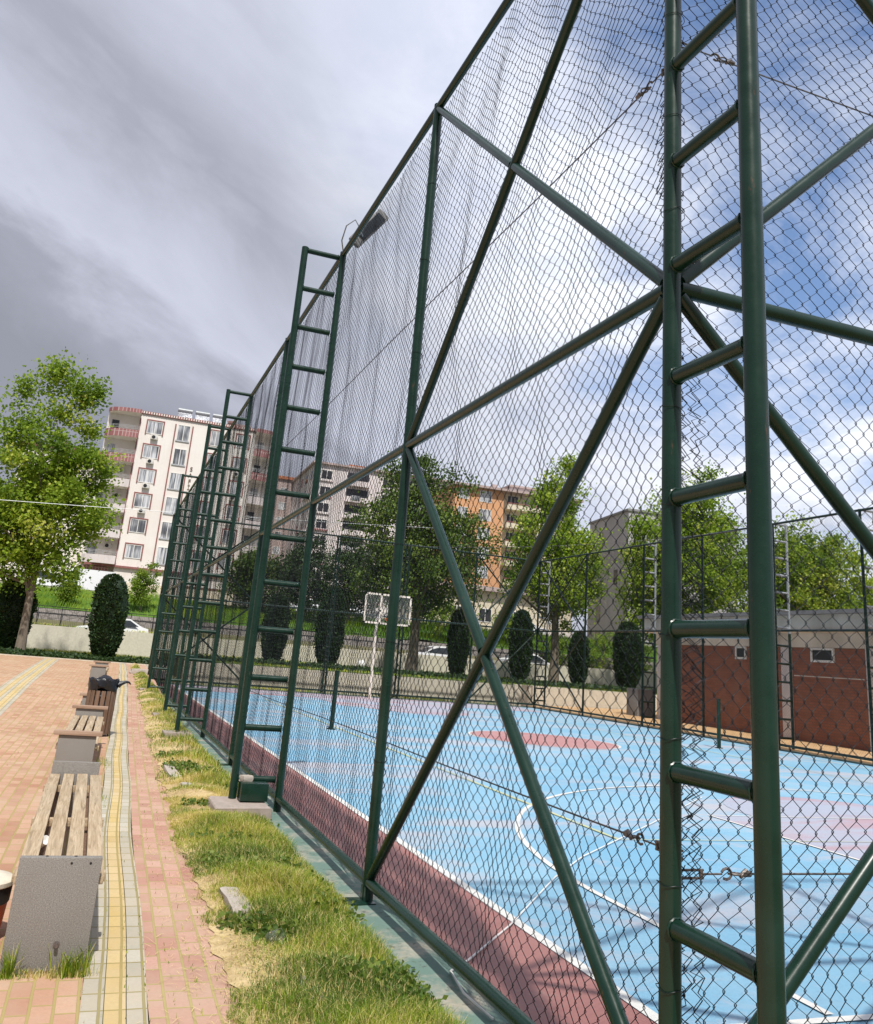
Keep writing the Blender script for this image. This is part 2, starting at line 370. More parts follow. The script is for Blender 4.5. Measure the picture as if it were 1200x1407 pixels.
def np_mesh(name, V, F, m, parent=None, tint=None, smooth=False):
    V = np.asarray(V, np.float32); F = np.asarray(F, np.int32); k = F.shape[1]
    me = bpy.data.meshes.new(name); me.vertices.add(len(V)); me.vertices.foreach_set('co', V.ravel())
    me.loops.add(F.size); me.loops.foreach_set('vertex_index', F.ravel())
    me.polygons.add(len(F)); me.polygons.foreach_set('loop_start', np.arange(0, F.size, k, dtype=np.int32)); me.polygons.foreach_set('loop_total', np.full(len(F), k, np.int32))
    if smooth: me.polygons.foreach_set('use_smooth', np.ones(len(F), bool))
    me.update(calc_edges=True); me.validate()
    if tint is not None:
        a = me.attributes.new('tint', 'FLOAT', 'POINT'); a.data.foreach_set('value', np.asarray(tint, np.float32))
    me.materials.append(m); o = bpy.data.objects.new(name, me); return link(o, parent)
def grid_sheet(name, us, ys, fx, fz, m, label_kind='structure', uvx=None):
    """sheet over parameters u (across) and y (along); fx(u,y) world x, fz(x,y) height; UV in metres"""
    us = np.asarray(us, float); ys = np.asarray(ys, float); U, Y = np.meshgrid(us, ys)
    X = np.vectorize(fx)(U, Y); Z = np.vectorize(fz)(X, Y)
    V = np.stack([X, Y, Z], -1).reshape(-1, 3); nu = len(us)
    F = [(j*nu+i, j*nu+i+1, (j+1)*nu+i+1, (j+1)*nu+i) for j in range(len(ys)-1) for i in range(nu-1)]
    o = np_mesh(name, V, F, m, smooth=True); me = o.data
    uv = me.uv_layers.new(name='UVMap'); idx = np.zeros(len(me.loops), np.int32); me.loops.foreach_get('vertex_index', idx)
    UV = np.stack([U.ravel(), Y.ravel()], -1)[idx]; uv.data.foreach_set('uv', UV.astype(np.float32).ravel())
    if label_kind: o['kind'] = label_kind
    return o

# ------------------------------------------------------------------ levels
def off(y): return float(np.interp(y, [-20, 4.5, 8.2, 17.3, 34, 60], [-.15, 0, .06, .29, .75, 1.3]))
def rise(y): return float(np.interp(y, [17, 26, 36, 46], [0, .2, .3, .36]))
XF, XR, Y0, YF = 1.967, 17.697, 2.764, 34.5          # cage lines
YK = [2.764, 6.115, 9.299, 12.63, 16.069, 19.10, 22.35, 25.665, 28.7, 31.6, 34.5]
ZB, ZM, ZT = .15, 3.15, 6.15
PLAZA_END = 43.6

# ground: one sheet to the horizon, terraced behind the court
def prof(y):
    return float(np.interp(y, [-60, 43, 55.3, 55.6, 65, 66.4, 75, 86, 104, 400, 2500], [-.03, -.03, .25, .95, .95, 2.9, 4.45, 4.5, 5.9, 9, 30]))
gy = [-60, -10, 10, 25, 36, 43, 47, 55.3, 55.6, 60, 65, 66.4, 68, 70, 72, 75, 80, 86, 94, 104, 150, 400, 1200, 2500]
grid_sheet('ground', [-2500, -400, -100, -30, -10, 0, 10, 30, 60, 100, 400, 2500], gy, lambda u, y: u, lambda x, y: prof(y), M['far_ground'])
ys = np.r_[np.arange(-12, 4, 1.), np.arange(4, 44.1, .8)]
Pz = lambda x, y: rise(y)
grid_sheet('plaza_paving', np.linspace(-16, .21, 12), ys, lambda u, y: u+off(y)*max(0, min(1, 1+u/4)), Pz, M['pave_red'])
PZ1 = lambda x, y: rise(y)+.004
for name, a, b, m in [('grey_strip', .21, .306, 'pave_grey'), ('yellow_strip', .31, .402, 'pave_yellow'), ('grey_strip', .406, .495, 'pave_grey')]:
    grid_sheet(name, [a, b], np.arange(-12, 43.5, .4), lambda u, y: u+off(y)+.012*math.sin(y*1.3), PZ1, M[m])
grid_sheet('path_paving', np.linspace(.495, 1.35, 4), ys, lambda u, y: u+off(y), Pz, M['pave_path'])
for name, a, b, m in [('grey_strip', -1.98, -1.86, 'pave_grey'), ('yellow_strip', -1.86, -1.72, 'pave_yellow'), ('grey_strip', -1.72, -1.63, 'pave_grey'), ('yellow_strip', -1.63, -1.49, 'pave_yellow'), ('grey_strip', -1.49, -1.38, 'pave_grey')]:
    grid_sheet(name, [a, b], np.arange(-12, 43.5, .8), lambda u, y: u, lambda x, y: rise(y)+.004, M[m])

def edge(y): return .93+.75*off(y)+.022*math.sin(y*2.1)+.018*math.sin(y*5.3+1)+.016*math.sin(y*13.7)+.012*math.sin(y*29+2)
def soil_z(x, y):
    t = (x-edge(y))/max(.2, 1.79-edge(y)); return rise(y)+.006+.05*math.sin(PI*max(0, min(1, t)))**.7*(1+.5*math.sin(y*3.1)+.3*math.sin(x*9+y*7))
soil = grid_sheet('verge_soil', np.linspace(0, 1, 14), np.r_[np.arange(-2, 3, .3), np.arange(3, 14, .04), np.arange(14, 43, .2)], lambda u, y: edge(y)-.03+u*(1.80-edge(y)+.03), soil_z, M['soil'])

# ------------------------------------------------------------------ grass blades
def leaf_cloud(C, spread, per, size, seed, squash=.8, tb=None):
    g = np.random.default_rng(seed); C = np.asarray(C, float); n = len(C)*per
    P = np.repeat(C, per, 0)+g.normal(0, 1, (n, 3))*np.repeat(np.broadcast_to(np.asarray(spread, float).reshape(-1, 1), (len(C), 1)), per, 0)*np.array([1, 1, squash])
    d = g.normal(0, 1, (n, 3)); d[:, 2] -= .3; d /= np.linalg.norm(d, axis=1)[:, None]
    nn = g.normal(0, .8, (n, 3)); nn[:, 2] += .9; nn[:, 1] -= .25; w = np.cross(d, nn); w /= np.linalg.norm(w, axis=1)[:, None]+1e-6
    s = size*g.uniform(.6, 1.35, n)[:, None]; d = d*s; w = w*s*.42
    V = np.stack([P, P+d*.45+w, P+d, P+d*.45-w], 1).reshape(-1, 3); F = np.arange(n*4).reshape(-1, 4)
    t = np.clip(np.repeat(g.normal(.52, .23, len(C)), per)+g.normal(0, .16, n), 0, 1)
    return V, F, np.repeat(t, 4)
def blades(P, H, W, tint, lean, name, m, flat=False, seed=1):
    g = np.random.default_rng(seed); n = len(P)
    a = g.uniform(0, 2*PI, n); d = np.stack([np.cos(a), np.sin(a), 0*a], -1)
    w = np.stack([-np.sin(a+g.normal(0, .5, n)), np.cos(a), 0*a], -1)*W[:, None]
    up = np.array([0, 0, 1.])
    mid = P+up*(H*.55)[:, None]+d*(H*lean*.3)[:, None]; tip = P+up*(H*(1-.35*lean))[:, None]+d*(H*lean)[:, None]
    if flat:
        mid = P+d*(H*.5)[:, None]+up*.008; tip = P+d*H[:, None]+w*4*g.normal(0, 1, n)[:, None]+up*.004
    V = np.stack([P-w, P+w, mid-w*.75, mid+w*.75, tip-w*.12, tip+w*.12], 1).reshape(-1, 3)
    k = (np.arange(n)*6)[:, None]; F = np.concatenate([k+np.array([[0, 1, 3, 2]]), k+np.array([[2, 3, 5, 4]])], 0)
    return np_mesh(name, V, F, m, tint=np.repeat(tint, 6))
def cnoise(x, y, s, seed):
    g = np.random.default_rng(seed); t = 0*x
    for k in range(7):
        ax, ay, ph = g.normal(0, s, 1), g.normal(0, s, 1), g.uniform(0, 6.3)
        t = t+np.sin(ax*x+ay*y+ph)
    return t/2.6
def verge(n, y0, y1, hs, ws, seed):
    g = np.random.default_rng(seed); y = y0+(y1-y0)*g.random(n)**1.25
    e = np.array([edge(v) for v in y]); x = e-.075+(1.875-e)*g.random(n)
    c = cnoise(x, y, 3.2, 5); c2 = cnoise(x, y, 7., 6)
    t = (x-e)/(1.80-e)
    keep = (c+.85*c2+1.35*t+.55 > g.normal(0, .34, n)); x, y, c, c2, t = x[keep], y[keep], c[keep], c2[keep], t[keep]
    z = np.array([soil_z(a, b) if a > edge(b)-.03 else rise(b) for a, b in zip(x, y)])
    H = hs*(.30+.45*g.random(len(x))+.35*np.clip(c+.6, 0, 1.3))*(.42+.68*np.clip(t*1.6, 0, 1))
    W = ws*g.uniform(.6, 1.3, len(x))
    tint = np.clip(.32+.22*cnoise(x, y, 2.6, 9)+.10*cnoise(x, y, 9, 19)+g.normal(0, .14, len(x)), 0, .95)
    dry = g.random(len(x)) < .22; tint[dry] = g.uniform(.7, 1, dry.sum())
    return blades(np.stack([x, y, z-.01], -1), H, W, tint, g.uniform(.15, .85, len(x)), 'verge_grass', M['blade'], seed=seed)
o = verge(120000, 3.4, 11, .100, .0016, 11); o['kind'] = 'stuff'
o = verge(24000, 10, 40, .13, .0036, 12); o['kind'] = 'stuff'
def straw(n, y0, y1, seed, spread=.16):
    g = np.random.default_rng(seed); y = y0+(y1-y0)*g.random(n)**1.5; e = np.array([edge(v) for v in y])
    x = e+.1+np.abs(g.normal(0, spread, n))*np.where(g.random(n) < .22, -1.6, 2.2)
    ok = x < 1.77; x, y = x[ok], y[ok]
    z = np.array([max(soil_z(a, b), rise(b)) if a > edge(b)-.02 else rise(b)+.003 for a, b in zip(x, y)])
    o = blades(np.stack([x, y, z+.004], -1), g.uniform(.015, .085, len(x))*np.where(g.random(len(x)) < .04, 2.4, 1), g.uniform(.0007, .0017, len(x)), g.uniform(.68, 1, len(x)), g.random(len(x)), 'dry_straw', M['blade'], flat=True, seed=seed)
    o['kind'] = 'stuff'
straw(13000, 3.4, 14, 21, .12); straw(5500, 12, 34, 22, .12)
def broadleaf(n, y0, y1, seed):
    g = np.random.default_rng(seed); y = y0+(y1-y0)*g.random(n)**1.3; e = np.array([edge(v) for v in y]); x = e+.05+(1.74-e)*g.random(n)
    k = cnoise(x, y, 3.4, 8) > .25; x, y = x[k], y[k]; C = np.stack([x, y, [soil_z(a, b)+.02 for a, b in zip(x, y)]], -1)
    V, F, t = leaf_cloud(C, .035, 14, .034, seed, .45); o = np_mesh('broadleaf_weeds', V, F, M['leaf_mid'], tint=np.clip(t*.9+.1, 0, 1)); o['kind'] = 'stuff'
broadleaf(1700, 3.5, 14, 26)
# weeds by the benches and in the joints
def tuft(n, cx, cy, sx, sy, h, seed, dry=.3, z=0):
    g = np.random.default_rng(seed); x = g.normal(cx, sx, n); y = g.normal(cy, sy, n); t = np.clip(g.normal(.33, .13, n), 0, 1)
    d = g.random(n) < dry; t[d] = g.uniform(.7, 1, d.sum())
    return np.stack([x, y, 0*x+z], -1), h*g.uniform(.35, 1, n), g.uniform(.0012, .003, n), t, g.uniform(.1, .6, n)
parts = [tuft(90, -.12, 5.05, .018, .012, .17, 1, .05), tuft(150, .15, 5.04, .035, .015, .15, 2, .1), tuft(60, .215, 5.12, .015, .04, .19, 3, .1),
         tuft(260, .08, 5.045, .09, .02, .05, 4, .8), tuft(120, .36, 12.6, .05, .25, .08, 5, .2), tuft(80, -.05, 5.05, .1, .02, .06, 6, .5), tuft(70, .33, 9.9, .04, .2, .06, 7, .3)]
o = blades(*[np.concatenate([p[k] for p in parts]) for k in range(5)], 'bench_weeds', M['blade'], seed=31); o['kind'] = 'stuff'
g = np.random.default_rng(41); P = []
for k in range(1500):
    y = 3.5+30*g.random()**2; u = g.choice([-1.4, -.9, .21, .308, .404, .495, .61, .725, .84])+g.normal(0, .006); P.append((u+off(y), y, rise(y)))
P = np.array(P); o = blades(P, g.uniform(.008, .03, len(P)), g.uniform(.001, .003, len(P)), g.uniform(.15, .6, len(P)), g.random(len(P)), 'joint_weeds', M['blade'], seed=42); o['kind'] = 'stuff'

# ------------------------------------------------------------------ court surface
def sheet(name, poly, z, m, kind='structure'):
    me = MB(); me.add([(x, y, z) for x, y in poly], [tuple(range(len(poly)))]); o = me.build(name, m, smooth=False); o['kind'] = kind; return o
def strip(name, pts, w, z, m, closed=False):
    pts = [Vector((*p, 0)) for p in pts]; n = len(pts); vs = []; fs = []
    for i, p in enumerate(pts):
        if closed: d = pts[(i+1) % n]-pts[i-1]
        else: d = pts[min(i+1, n-1)]-pts[max(i-1, 0)]
        d.normalize(); nr = Vector((-d.y, d.x, 0))*w/2; vs += [(p.x+nr.x, p.y+nr.y, z), (p.x-nr.x, p.y-nr.y, z)]
    for i in range(n if closed else n-1): j = (i+1) % n; fs.append((2*i, 2*i+1, 2*j+1, 2*j))
    o = MB().add(vs, fs).build(name, m, smooth=False); o['kind'] = 'structure'; return o
CX = 10.05
sheet('court_surface', [(2.08, 2.7), (XR+.05, 2.7), (XR+.05, YF+.05), (2.08, YF+.05)], .0, M['blue'])
sheet('court_border', [(2.08, 2.7), (2.83, 2.7), (2.83, YF), (2.08, YF)], .004, M['maroon'])
sheet('court_border', [(2.83, 31.4), (16.8, 31.4), (16.8, YF), (2.83, YF)], .004, M['key'])
sheet('court_key', [(7.55, 4.0), (12.6, 4.0), (12.6, 9.8)]+[(CX+1.8*math.cos(a), 9.8+1.8*math.sin(a)) for a in np.linspace(0, PI, 24)]+[(7.55, 9.8)], .004, M['key'])
sheet('court_key', [(7.55, 31.4), (7.55, 28)]+[(CX+1.8*math.cos(a), 28+1.8*math.sin(a)) for a in np.linspace(PI, 2*PI, 24)]+[(12.6, 28), (12.6, 31.4)], .004, M['key'])
circ = [(10.3+1.78*math.cos(a), 19.5+1.78*math.sin(a)) for a in np.linspace(0, 2*PI, 65)[:-1]]
sheet('court_circle', circ, .004, M['red_disc'])
ZL = .008
strip('court_line', circ, .05, ZL, M['line_white'], True)
strip('court_line', [(2.87, 3.96), (2.87, 32.9)], .075, ZL, M['line_white'])
strip('court_line', [(2.835, 3.99), (17.0, 3.99)], .06, ZL+.0003, M['line_white'])
strip('court_line', [(2.91, 32.9), (17.0, 32.9)], .06, ZL, M['line_white'])
strip('court_line', [(17.0, 4.1), (17.0, 32.8)], .06, ZL, M['line_white'])
strip('court_line', [(2.95, 19.5), (8.4, 19.5)], .05, ZL, M['line_white']); strip('court_line', [(12.2, 19.5), (16.9, 19.5)], .05, ZL, M['line_white'])
a0 = math.asin(.0)
strip('court_line', [(3.86, 4.05), (3.86, 6.2)]+[(CX-6.19*math.cos(a), 6.3+6.19*math.sin(a)) for a in np.linspace(.02, PI-.02, 50)]+[(16.24, 6.2), (16.24, 4.05)], .055, ZL+.0006, M['line_white'])
strip('court_line', [(7.55, 4.05), (7.55, 9.8), (12.6, 9.8), (12.6, 4.05)], .05, ZL+.0009, M['line_white'])
strip('court_line', [(5.28, 8.3), (5.28, 28.8), (14.3, 28.8), (14.3, 8.3)], .05, ZL+.0012, M['line_yellow'], True)
tagl = MB().path([(1.99, 4.15, .045), (1.97, 4.45, .05), (2.02, 4.75, .05), (2.22, 4.99, .02), (2.77, 5.6, .016), (3.74, 6.79, .016), (4.39, 7.49, .016), (6.27, 9.16, .016), (8.5, 11.2, .016)], .0055, 6).build('rope', M['white'])
tag(tagl, 'thin white rope lying across the maroon court border and under the rail', 'rope')

# concrete curb under the fence
def curb_z(x, y): return .028+.006*math.sin(y*2.7)
cb = MB()
seg = [v for v in np.arange(1.5, 35.2, .6)]
for i in range(len(seg)-1):
    y0, y1 = seg[i], seg[i+1]
    if y1 > 35: break
for (x0, x1, y0, y1) in [(1.775, 2.075, 1.6, YF+.3)]:
    n = 60; vs = []; fs = []
    for i in range(n+1):
        y = y0+(y1-y0)*i/n; e = .02*math.sin(i*1.7)+.012*math.sin(i*4.1)
        vs += [(x0+e, y, -.1), (x0+e, y, curb_z(x0, y)+rise(y)*.6), (x1, y, curb_z(x1, y)+.01), (x1, y, -.1)]
    for i in range(n):
        for k in range(3): fs.append((4*i+k, 4*i+k+1, 4*i+k+5, 4*i+k+4))
    o = MB().add(vs, fs).build('fence_curb', M['curb']); o['kind'] = 'structure'
for nm, x0, x1, y0, y1 in [('fence_curb', 2.08, XR+.2, 2.55, 2.7), ('fence_curb', XR+.05, XR+.22, 2.7, YF+.25), ('fence_curb', 2.08, XR+.05, YF+.05, YF+.25)]:
    o = MB().b2(x0, x1, y0, y1, -.1, .03).build(nm, M['curb']); o['kind'] = 'structure'

# ------------------------------------------------------------------ fences
def chain(W, H, seed, near=True, r=.0021, cell=.085, amp=1.):
    """real chain link: each wire is a flattened spiral hooking its neighbours. local x along, y depth, z up"""
    g = np.random.default_rng(seed); h = cell/2; nw = int(round(W/h)); nz = int(round(H/h))
    sx = W/nw; sz = H/nz; k = np.arange(nz+1)
    out_v = []; out_f = []; ph = g.uniform(0, 6.3, 12); base = 0
    for i in range(nw):
        par = (k+i) % 2
        xt = (i+par)*sx+np.where(par == 1, .0035, -.0035); zt = k*sz
        if near:
            x = np.stack([xt-np.where(par == 1, .002, -.002), xt, xt-np.where(par == 1, .002, -.002)], 1).ravel()
            z = np.stack([zt-.005, zt, zt+.005], 1).ravel(); dpt = np.stack([np.where(par == 1, .003, -.003), 0*zt, np.where(par == 1, -.003, .003)], 1).ravel()
        else: x, z, dpt = xt, zt, np.where(par == 1, .002, -.002)
        z = np.clip(z, 0, H)
        x0 = x.copy()
        x = x+amp*(.008*np.sin(2*PI*z/.9+ph[0]+x0*3)+.013*np.sin(2*PI*x0/.62+ph[1]+1.9*np.sin(z*1.7+ph[2]))+.008*np.sin(2*PI*x0/.31+ph[8]+2.3*np.sin(z*2.3+ph[9]))+.006*np.sin(2*PI*z/.37+ph[10]+x0*5))*np.clip(np.minimum(x0, W-x0)/.25, 0, 1)
        y = dpt+amp*(.013*np.sin(2*PI*x0/.93+ph[3]+2.1*np.sin(z*1.4+ph[4]))+.0055*np.sin(2*PI*x0/.41+ph[5]+2.5*np.sin(z*1.1+ph[11]))+.012*np.sin(2*PI*z/1.3+ph[6]+x0))*np.clip(np.minimum(x0, W-x0)/.2, 0, 1)
        z = z+amp*.010*np.sin(2*PI*x0/.8+ph[7]+z*2)*np.clip(np.minimum(z, H-z)/.2, 0, 1)+g.normal(0, .0012, len(z))
        P = np.stack([x, y, z], -1); n = len(P)
        ring = np.array([[math.cos(a), math.sin(a), 0] for a in (0, 2*PI/3, 4*PI/3)])*r*1.2
        out_v.append((P[:, None, :]+ring[None]).reshape(-1, 3))
        j = np.arange(n-1)[:, None]*3+base
        for q in range(3): out_f.append(np.concatenate([j+q, j+(q+1) % 3, j+3+(q+1) % 3, j+3+q], 1))
        base += n*3
    me_o = (np.concatenate(out_v), np.concatenate(out_f)); return me_o
MESH = {}
def chain_data(key, W, H, seed, **kw):
    if key not in MESH:
        V, F = chain(W, H, seed, **kw); o = np_mesh('wire_mesh', V, F, M['wire'], smooth=True); MESH[key] = o.data; bpy.data.objects.remove(o)
    return MESH[key]
def put_mesh(parent, key, W, H, seed, loc, rz, label=None, **kw):
    o = bpy.data.objects.new('wire_mesh', chain_data(key, W, H, seed, **kw)); o.location = loc; o.rotation_euler = (0, 0, rz); link(o, parent); return o
RP, RR, RB, RG = .0385, .034, .0315, .0315
def member(parent, name, p, q, r, m='green', n=20):
    return MB().tube(p, q, r, n).build(name, M[m], parent)
def ladder(parent, x, y, dx, dy, tops=6.2, w=.46, foot=.1, rung0=.37, step=.487, first=True, upper=None):
    """outer pole with rungs welded between it and the fence post"""
    px, py = x+dx*w, y+dy*w
    if upper:
        pole = member(parent, 'ladder_pole', (px, py, foot), (px, py, 3.1), RP, n=12); p2 = member(parent, 'ladder_pole', (px, py, 3.1), (px, py, tops), RP, upper, 12)  # upper half in pale grey: sun glint put into the colour
        tag(p2, 'upper ladder pole with sun glint painted pale grey')
    else: pole = member(parent, 'ladder_pole', (px, py, foot), (px, py, tops), RP+.001)
    z = tops-.035; k = 0
    while z > .25:
        nm = member(pole if (not upper or z < 3.1) else p2, 'rung', (x+dx*RP*.8, y+dy*RP*.8, z), (px-dx*RP*.7, py-dy*RP*.7, z), RG, 'green' if not upper or z < 3.1 else upper, 14)
        if not upper and y+parent.location.y < 12:
            for (wx, wy, s_) in ((x+dx*RP*.92, y+dy*RP*.92, 1), (px-dx*RP*.92, py-dy*RP*.92, -1)):
                ca = Vector((wx, wy, z)); t1 = Vector((-dy, dx, 0)); MB().path([ca+(t1*math.cos(a)+Vector((0, 0, 1))*math.sin(a))*(RG+.002+.0015*math.sin(a*11)) for a in np.linspace(0, 2*PI, 30)], .0045, 5).build('weld', M['green'], nm)
        z -= step
    return pole
def ties(post, x, y, zs, seed):
    g = random.Random(seed)
    for z in zs:
        t = g.uniform(-.012, .012); pts = []
        for k in range(15):
            a = 2*PI*k/14; pts.append((x+(RP+.004)*math.cos(a)+.012*math.cos(a)*(math.cos(a) > .2), y+(RP+.004)*math.sin(a)+.012*max(0, math.sin(a)), z+t*math.cos(a)+.004*math.sin(3*a)))
        MB().path(pts, .0015, 5).build('wire_tie', M['wire'], post)
def side(name, label, length, ks, world, group='chain link fence sides of the sports court'):
    pass
GRP = 'chain link fence sides of the sports court'
# --- side 1 : along +Y at X = XF
f1 = thing('court_fence', 'tall dark green chain link fence running along the grass verge with ladder poles', 'fence', (XF, Y0, 0), 0, GRP)
Yk = [y-Y0 for y in YK]
posts = []
for k, y in enumerate(Yk): posts.append(member(f1, 'post', (0, y, .02), (0, y, ZT+.03), RP if k else .0375))
ties(posts[0], 0, 0, [.30, .62, .93, 1.40, 1.76, 2.23, 2.62, 3.5, 3.95, 4.48, 4.9, 5.4], 3)
ties(posts[1], 0, Yk[1], [.9, 1.7, 2.4, 3.9, 4.7, 5.4], 4)
for k in range(10):
    a, b = Yk[k]+RP*.8, Yk[k+1]-RP*.8
    for z, r in ((ZB, RR), (ZM, RR), (ZT, RR)): member(f1, 'rail', (0, a, z), (0, b, z), r, n=14)
def xbrace(par, p0, p1, zlo, zhi, dvec, crossgap=1):
    a0, a1 = Vector((*p0, zlo)), Vector((*p1, zhi)); b0, b1 = Vector((*p0, zhi)), Vector((*p1, zlo))
    for s, e in ((a0, a1),):
        d = (e-s).normalized(); member(par, 'brace', s+d*.05, e-d*.05, RB)
    d = (b1-b0).normalized(); m_ = (b0+b1)/2
    member(par, 'brace', b0+d*.05, m_-d*RB*.9, RB); member(par, 'brace', m_+d*RB*.9, b1-d*.05, RB)
for k in (0, 9):
    xbrace(f1, (0, Yk[k+1]), (0, Yk[k]), ZB, ZM, 0); xbrace(f1, (0, Yk[k]), (0, Yk[k+1]), ZT, ZM, 0) if False else xbrace(f1, (0, Yk[k+1]), (0, Yk[k]), ZM, ZT, 0)
ladder(f1, 0, 0, 0, -1, w=.481, tops=6.2, step=.4875, foot=.06)
for k in (2, 4, 5, 7): ladder(f1, 0, Yk[k]+(.12 if k == 2 else 0), -1, 0, w=.44, tops=6.19, foot=.13+rise(YK[k])*.6)
for k in range(10):
    W = Yk[k+1]-Yk[k]
    key = 'n%d' % k if k < 3 else 'm%d' % (k % 3)
    o = put_mesh(f1, key, W if k < 3 else 3.3, ZT-ZB, 60+k if k < 3 else 70+k % 3, (.047, Yk[k]+(.035 if k == 0 else 0), ZB), PI/2, near=k < 3, amp=.85 if k == 0 else .6, r=.0019 if k < 3 else .0019)
    if k >= 3: o.scale = (W/3.3, 1, 1)
# loose ragged end of the mesh by the corner
def ragged(parent, x, ya, yb, z0, z1, seed):
    g = random.Random(seed); m_ = MB(); z = z0
    while z < z1:
        y = ya; pts = [(x+.02, yb, z)]
        for k in range(3): pts.append((x+g.uniform(-.02, .03), ya+(yb-ya)*g.random(), z+g.uniform(-.02, .05)))
        pts.append((x+g.uniform(-.01, .03), ya+g.uniform(0, .02), z+g.uniform(0, .06))); m_.path(pts, .0018, 4); z += g.uniform(.03, .06)
    m_.build('loose_wire_end', M['wire'], parent)
ragged(f1, .05, .02, .13, 3.3, 5.9, 5); ragged(f1, .05, .02, .08, .3, 3.0, 6)
# tension cables with turnbuckles
def turnbuckle(par, p, d, s=1.):
    p, d = Vector(p), Vector(d); n_ = d.orthogonal().normalized(); n2 = d.cross(n_)
    m_ = MB(); u = Vector((0, 0, 1)) if abs(d.z) < .5 else n_
    for q in (-1, 1): m_.tube(p+u*.013*q, p+d*.16+u*.013*q, .0045, 7)
    m_.tube(p+d*.15-u*.016, p+d*.15+u*.016, .008, 8); m_.tube(p+d*.15, p+d*.24, .004, 6)
    m_.path([p+d*(.26+.022*math.cos(a))+u*.018*math.sin(a) for a in np.linspace(PI*.9, -PI*.7, 9)], .005, 6)
    m_.path([p+d*(.30+.02*math.cos(a))+u.cross(d)*.016*math.sin(a) for a in np.linspace(0, 2*PI, 10)], .004, 6)
    m_.tube(p+d*.32-u*.010, p+d*.35+u*.012, .009, 7); m_.tube(p+d*.335, p+d*.335+d*.03, .011, 7)
    return m_.build('turnbuckle', M['steel'], par)
for z in (1.015, 4.345):
    c = MB().path([(.075, .3, z)]+[(.075+.004*math.sin(t*5), t, z-.006*math.sin(t)) for t in np.arange(.5, 31.6, 1.)], .0042, 6).build('tension_cable', M['steel'], f1)
    turnbuckle(c, (.072, .03, z), (0, 1, 0))
# footings and plates belong to the fence
def footing(par, x0, x1, y0, y1, h, seed):
    m_ = MB().box(((x0+x1)/2, (y0+y1)/2, h/2-.08), (x1-x0, y1-y0, h+.16), bev=.015); g = random.Random(seed)
    m_.v = [(x+g.uniform(-.008, .008), y+g.uniform(-.008, .008), z+g.uniform(-.006, .006)) for x, y, z in m_.v]
    return m_.build('footing', M['footing'], par)
footing(f1, -.66, -.13, 6.12, 6.75, .125, 1)
for k in (4, 5, 7): footing(f1, -.66, -.2, Yk[k]-.22, Yk[k]+.28, .10+rise(YK[k])*.8, k)
for k in (1, 3, 6):
    MB().box((-.06, Yk[k], .034), (.2, .16, .012), bev=.003).box((-.03, Yk[k], .08), (.008, .1, .09)).build('base_plate', M['green'], f1)
MB().b2(-.40, -.13, 6.42, 6.62, .135, .30, bev=.012).build('steel_box', M['green'], f1)
# --- side 2 : along +X at Y = Y0 (next to the camera)
f2 = thing('court_fence', 'near chain link fence leaving the corner ladder post to the right', 'fence', (XF, Y0, 0), 0, GRP)
WX = (XR-XF)/5
for k in range(1, 5): member(f2, 'post', (WX*k, 0, .02), (WX*k, 0, ZT+.03), RP)
for k in range(5):
    a, b = WX*k+RP*.8, WX*(k+1)-RP*.8
    for z in (ZB, ZM, ZT): member(f2, 'rail', (a, 0, z), (b, 0, z), RR, n=14)
    o = put_mesh(f2, 'x%d' % (k if k < 2 else 9), WX, ZT-ZB, 80+k, (WX*k+.0, .047, ZB), 0, near=k < 2, amp=.62, r=.0019 if k < 2 else .002)
xbrace(f2, (0, 0), (WX, 0), ZB, ZM, 0); xbrace(f2, (0, 0), (WX, 0), ZM, ZT, 0)
xbrace(f2, (WX*5, 0), (WX*4, 0), ZB, ZM, 0); xbrace(f2, (WX*5, 0), (WX*4, 0), ZM, ZT, 0)
put_mesh(f2, 'fold', .17, ZT-ZB, 99, (.03, .075, ZB), R(38), near=True, amp=1.6, r=.0022)
def tangle(par, fx, z0, z1, n, seed, amp=.03):
    g = random.Random(seed); m_ = MB()
    for k in range(n):
        pts = []; z = z0+g.uniform(0, .05); u0 = .085+.12*k/n+g.uniform(-.01, .01); ph = g.uniform(0, 6)
        while z < z1:
            u = u0+amp*(1 if len(pts) % 2 else -1)*g.uniform(.5, 1.1)+.018*math.sin(z*3.1+ph)
            pts.append(fx(u, z, .05+.02*math.sin(z*2.3+ph*2)+g.uniform(-.012, .012))); z += g.uniform(.022, .045)
        m_.path(pts, .0023, 4)
    m_.build('folded_wire_edge', M['wire'], par)
tangle(f2, lambda u, z, d: (u, d+.01, z), .25, 3.0, 4, 3); tangle(f2, lambda u, z, d: (u-.01, d+.02, z), .9, 2.1, 3, 4, .035)
tangle(f1, lambda u, z, d: (d, u-.02, z), 3.6, 5.7, 4, 5, .04)
for z in (.945, 4.43):
    c = MB().path([(.3, .075, z)]+[(t, .075+.004*math.sin(t*5), z-.004*math.sin(t)) for t in np.arange(.5, 15.6, 1.)], .0042, 6).build('tension_cable', M['steel'], f2)
    turnbuckle(c, (.03, .072, z), (1, 0, 0))
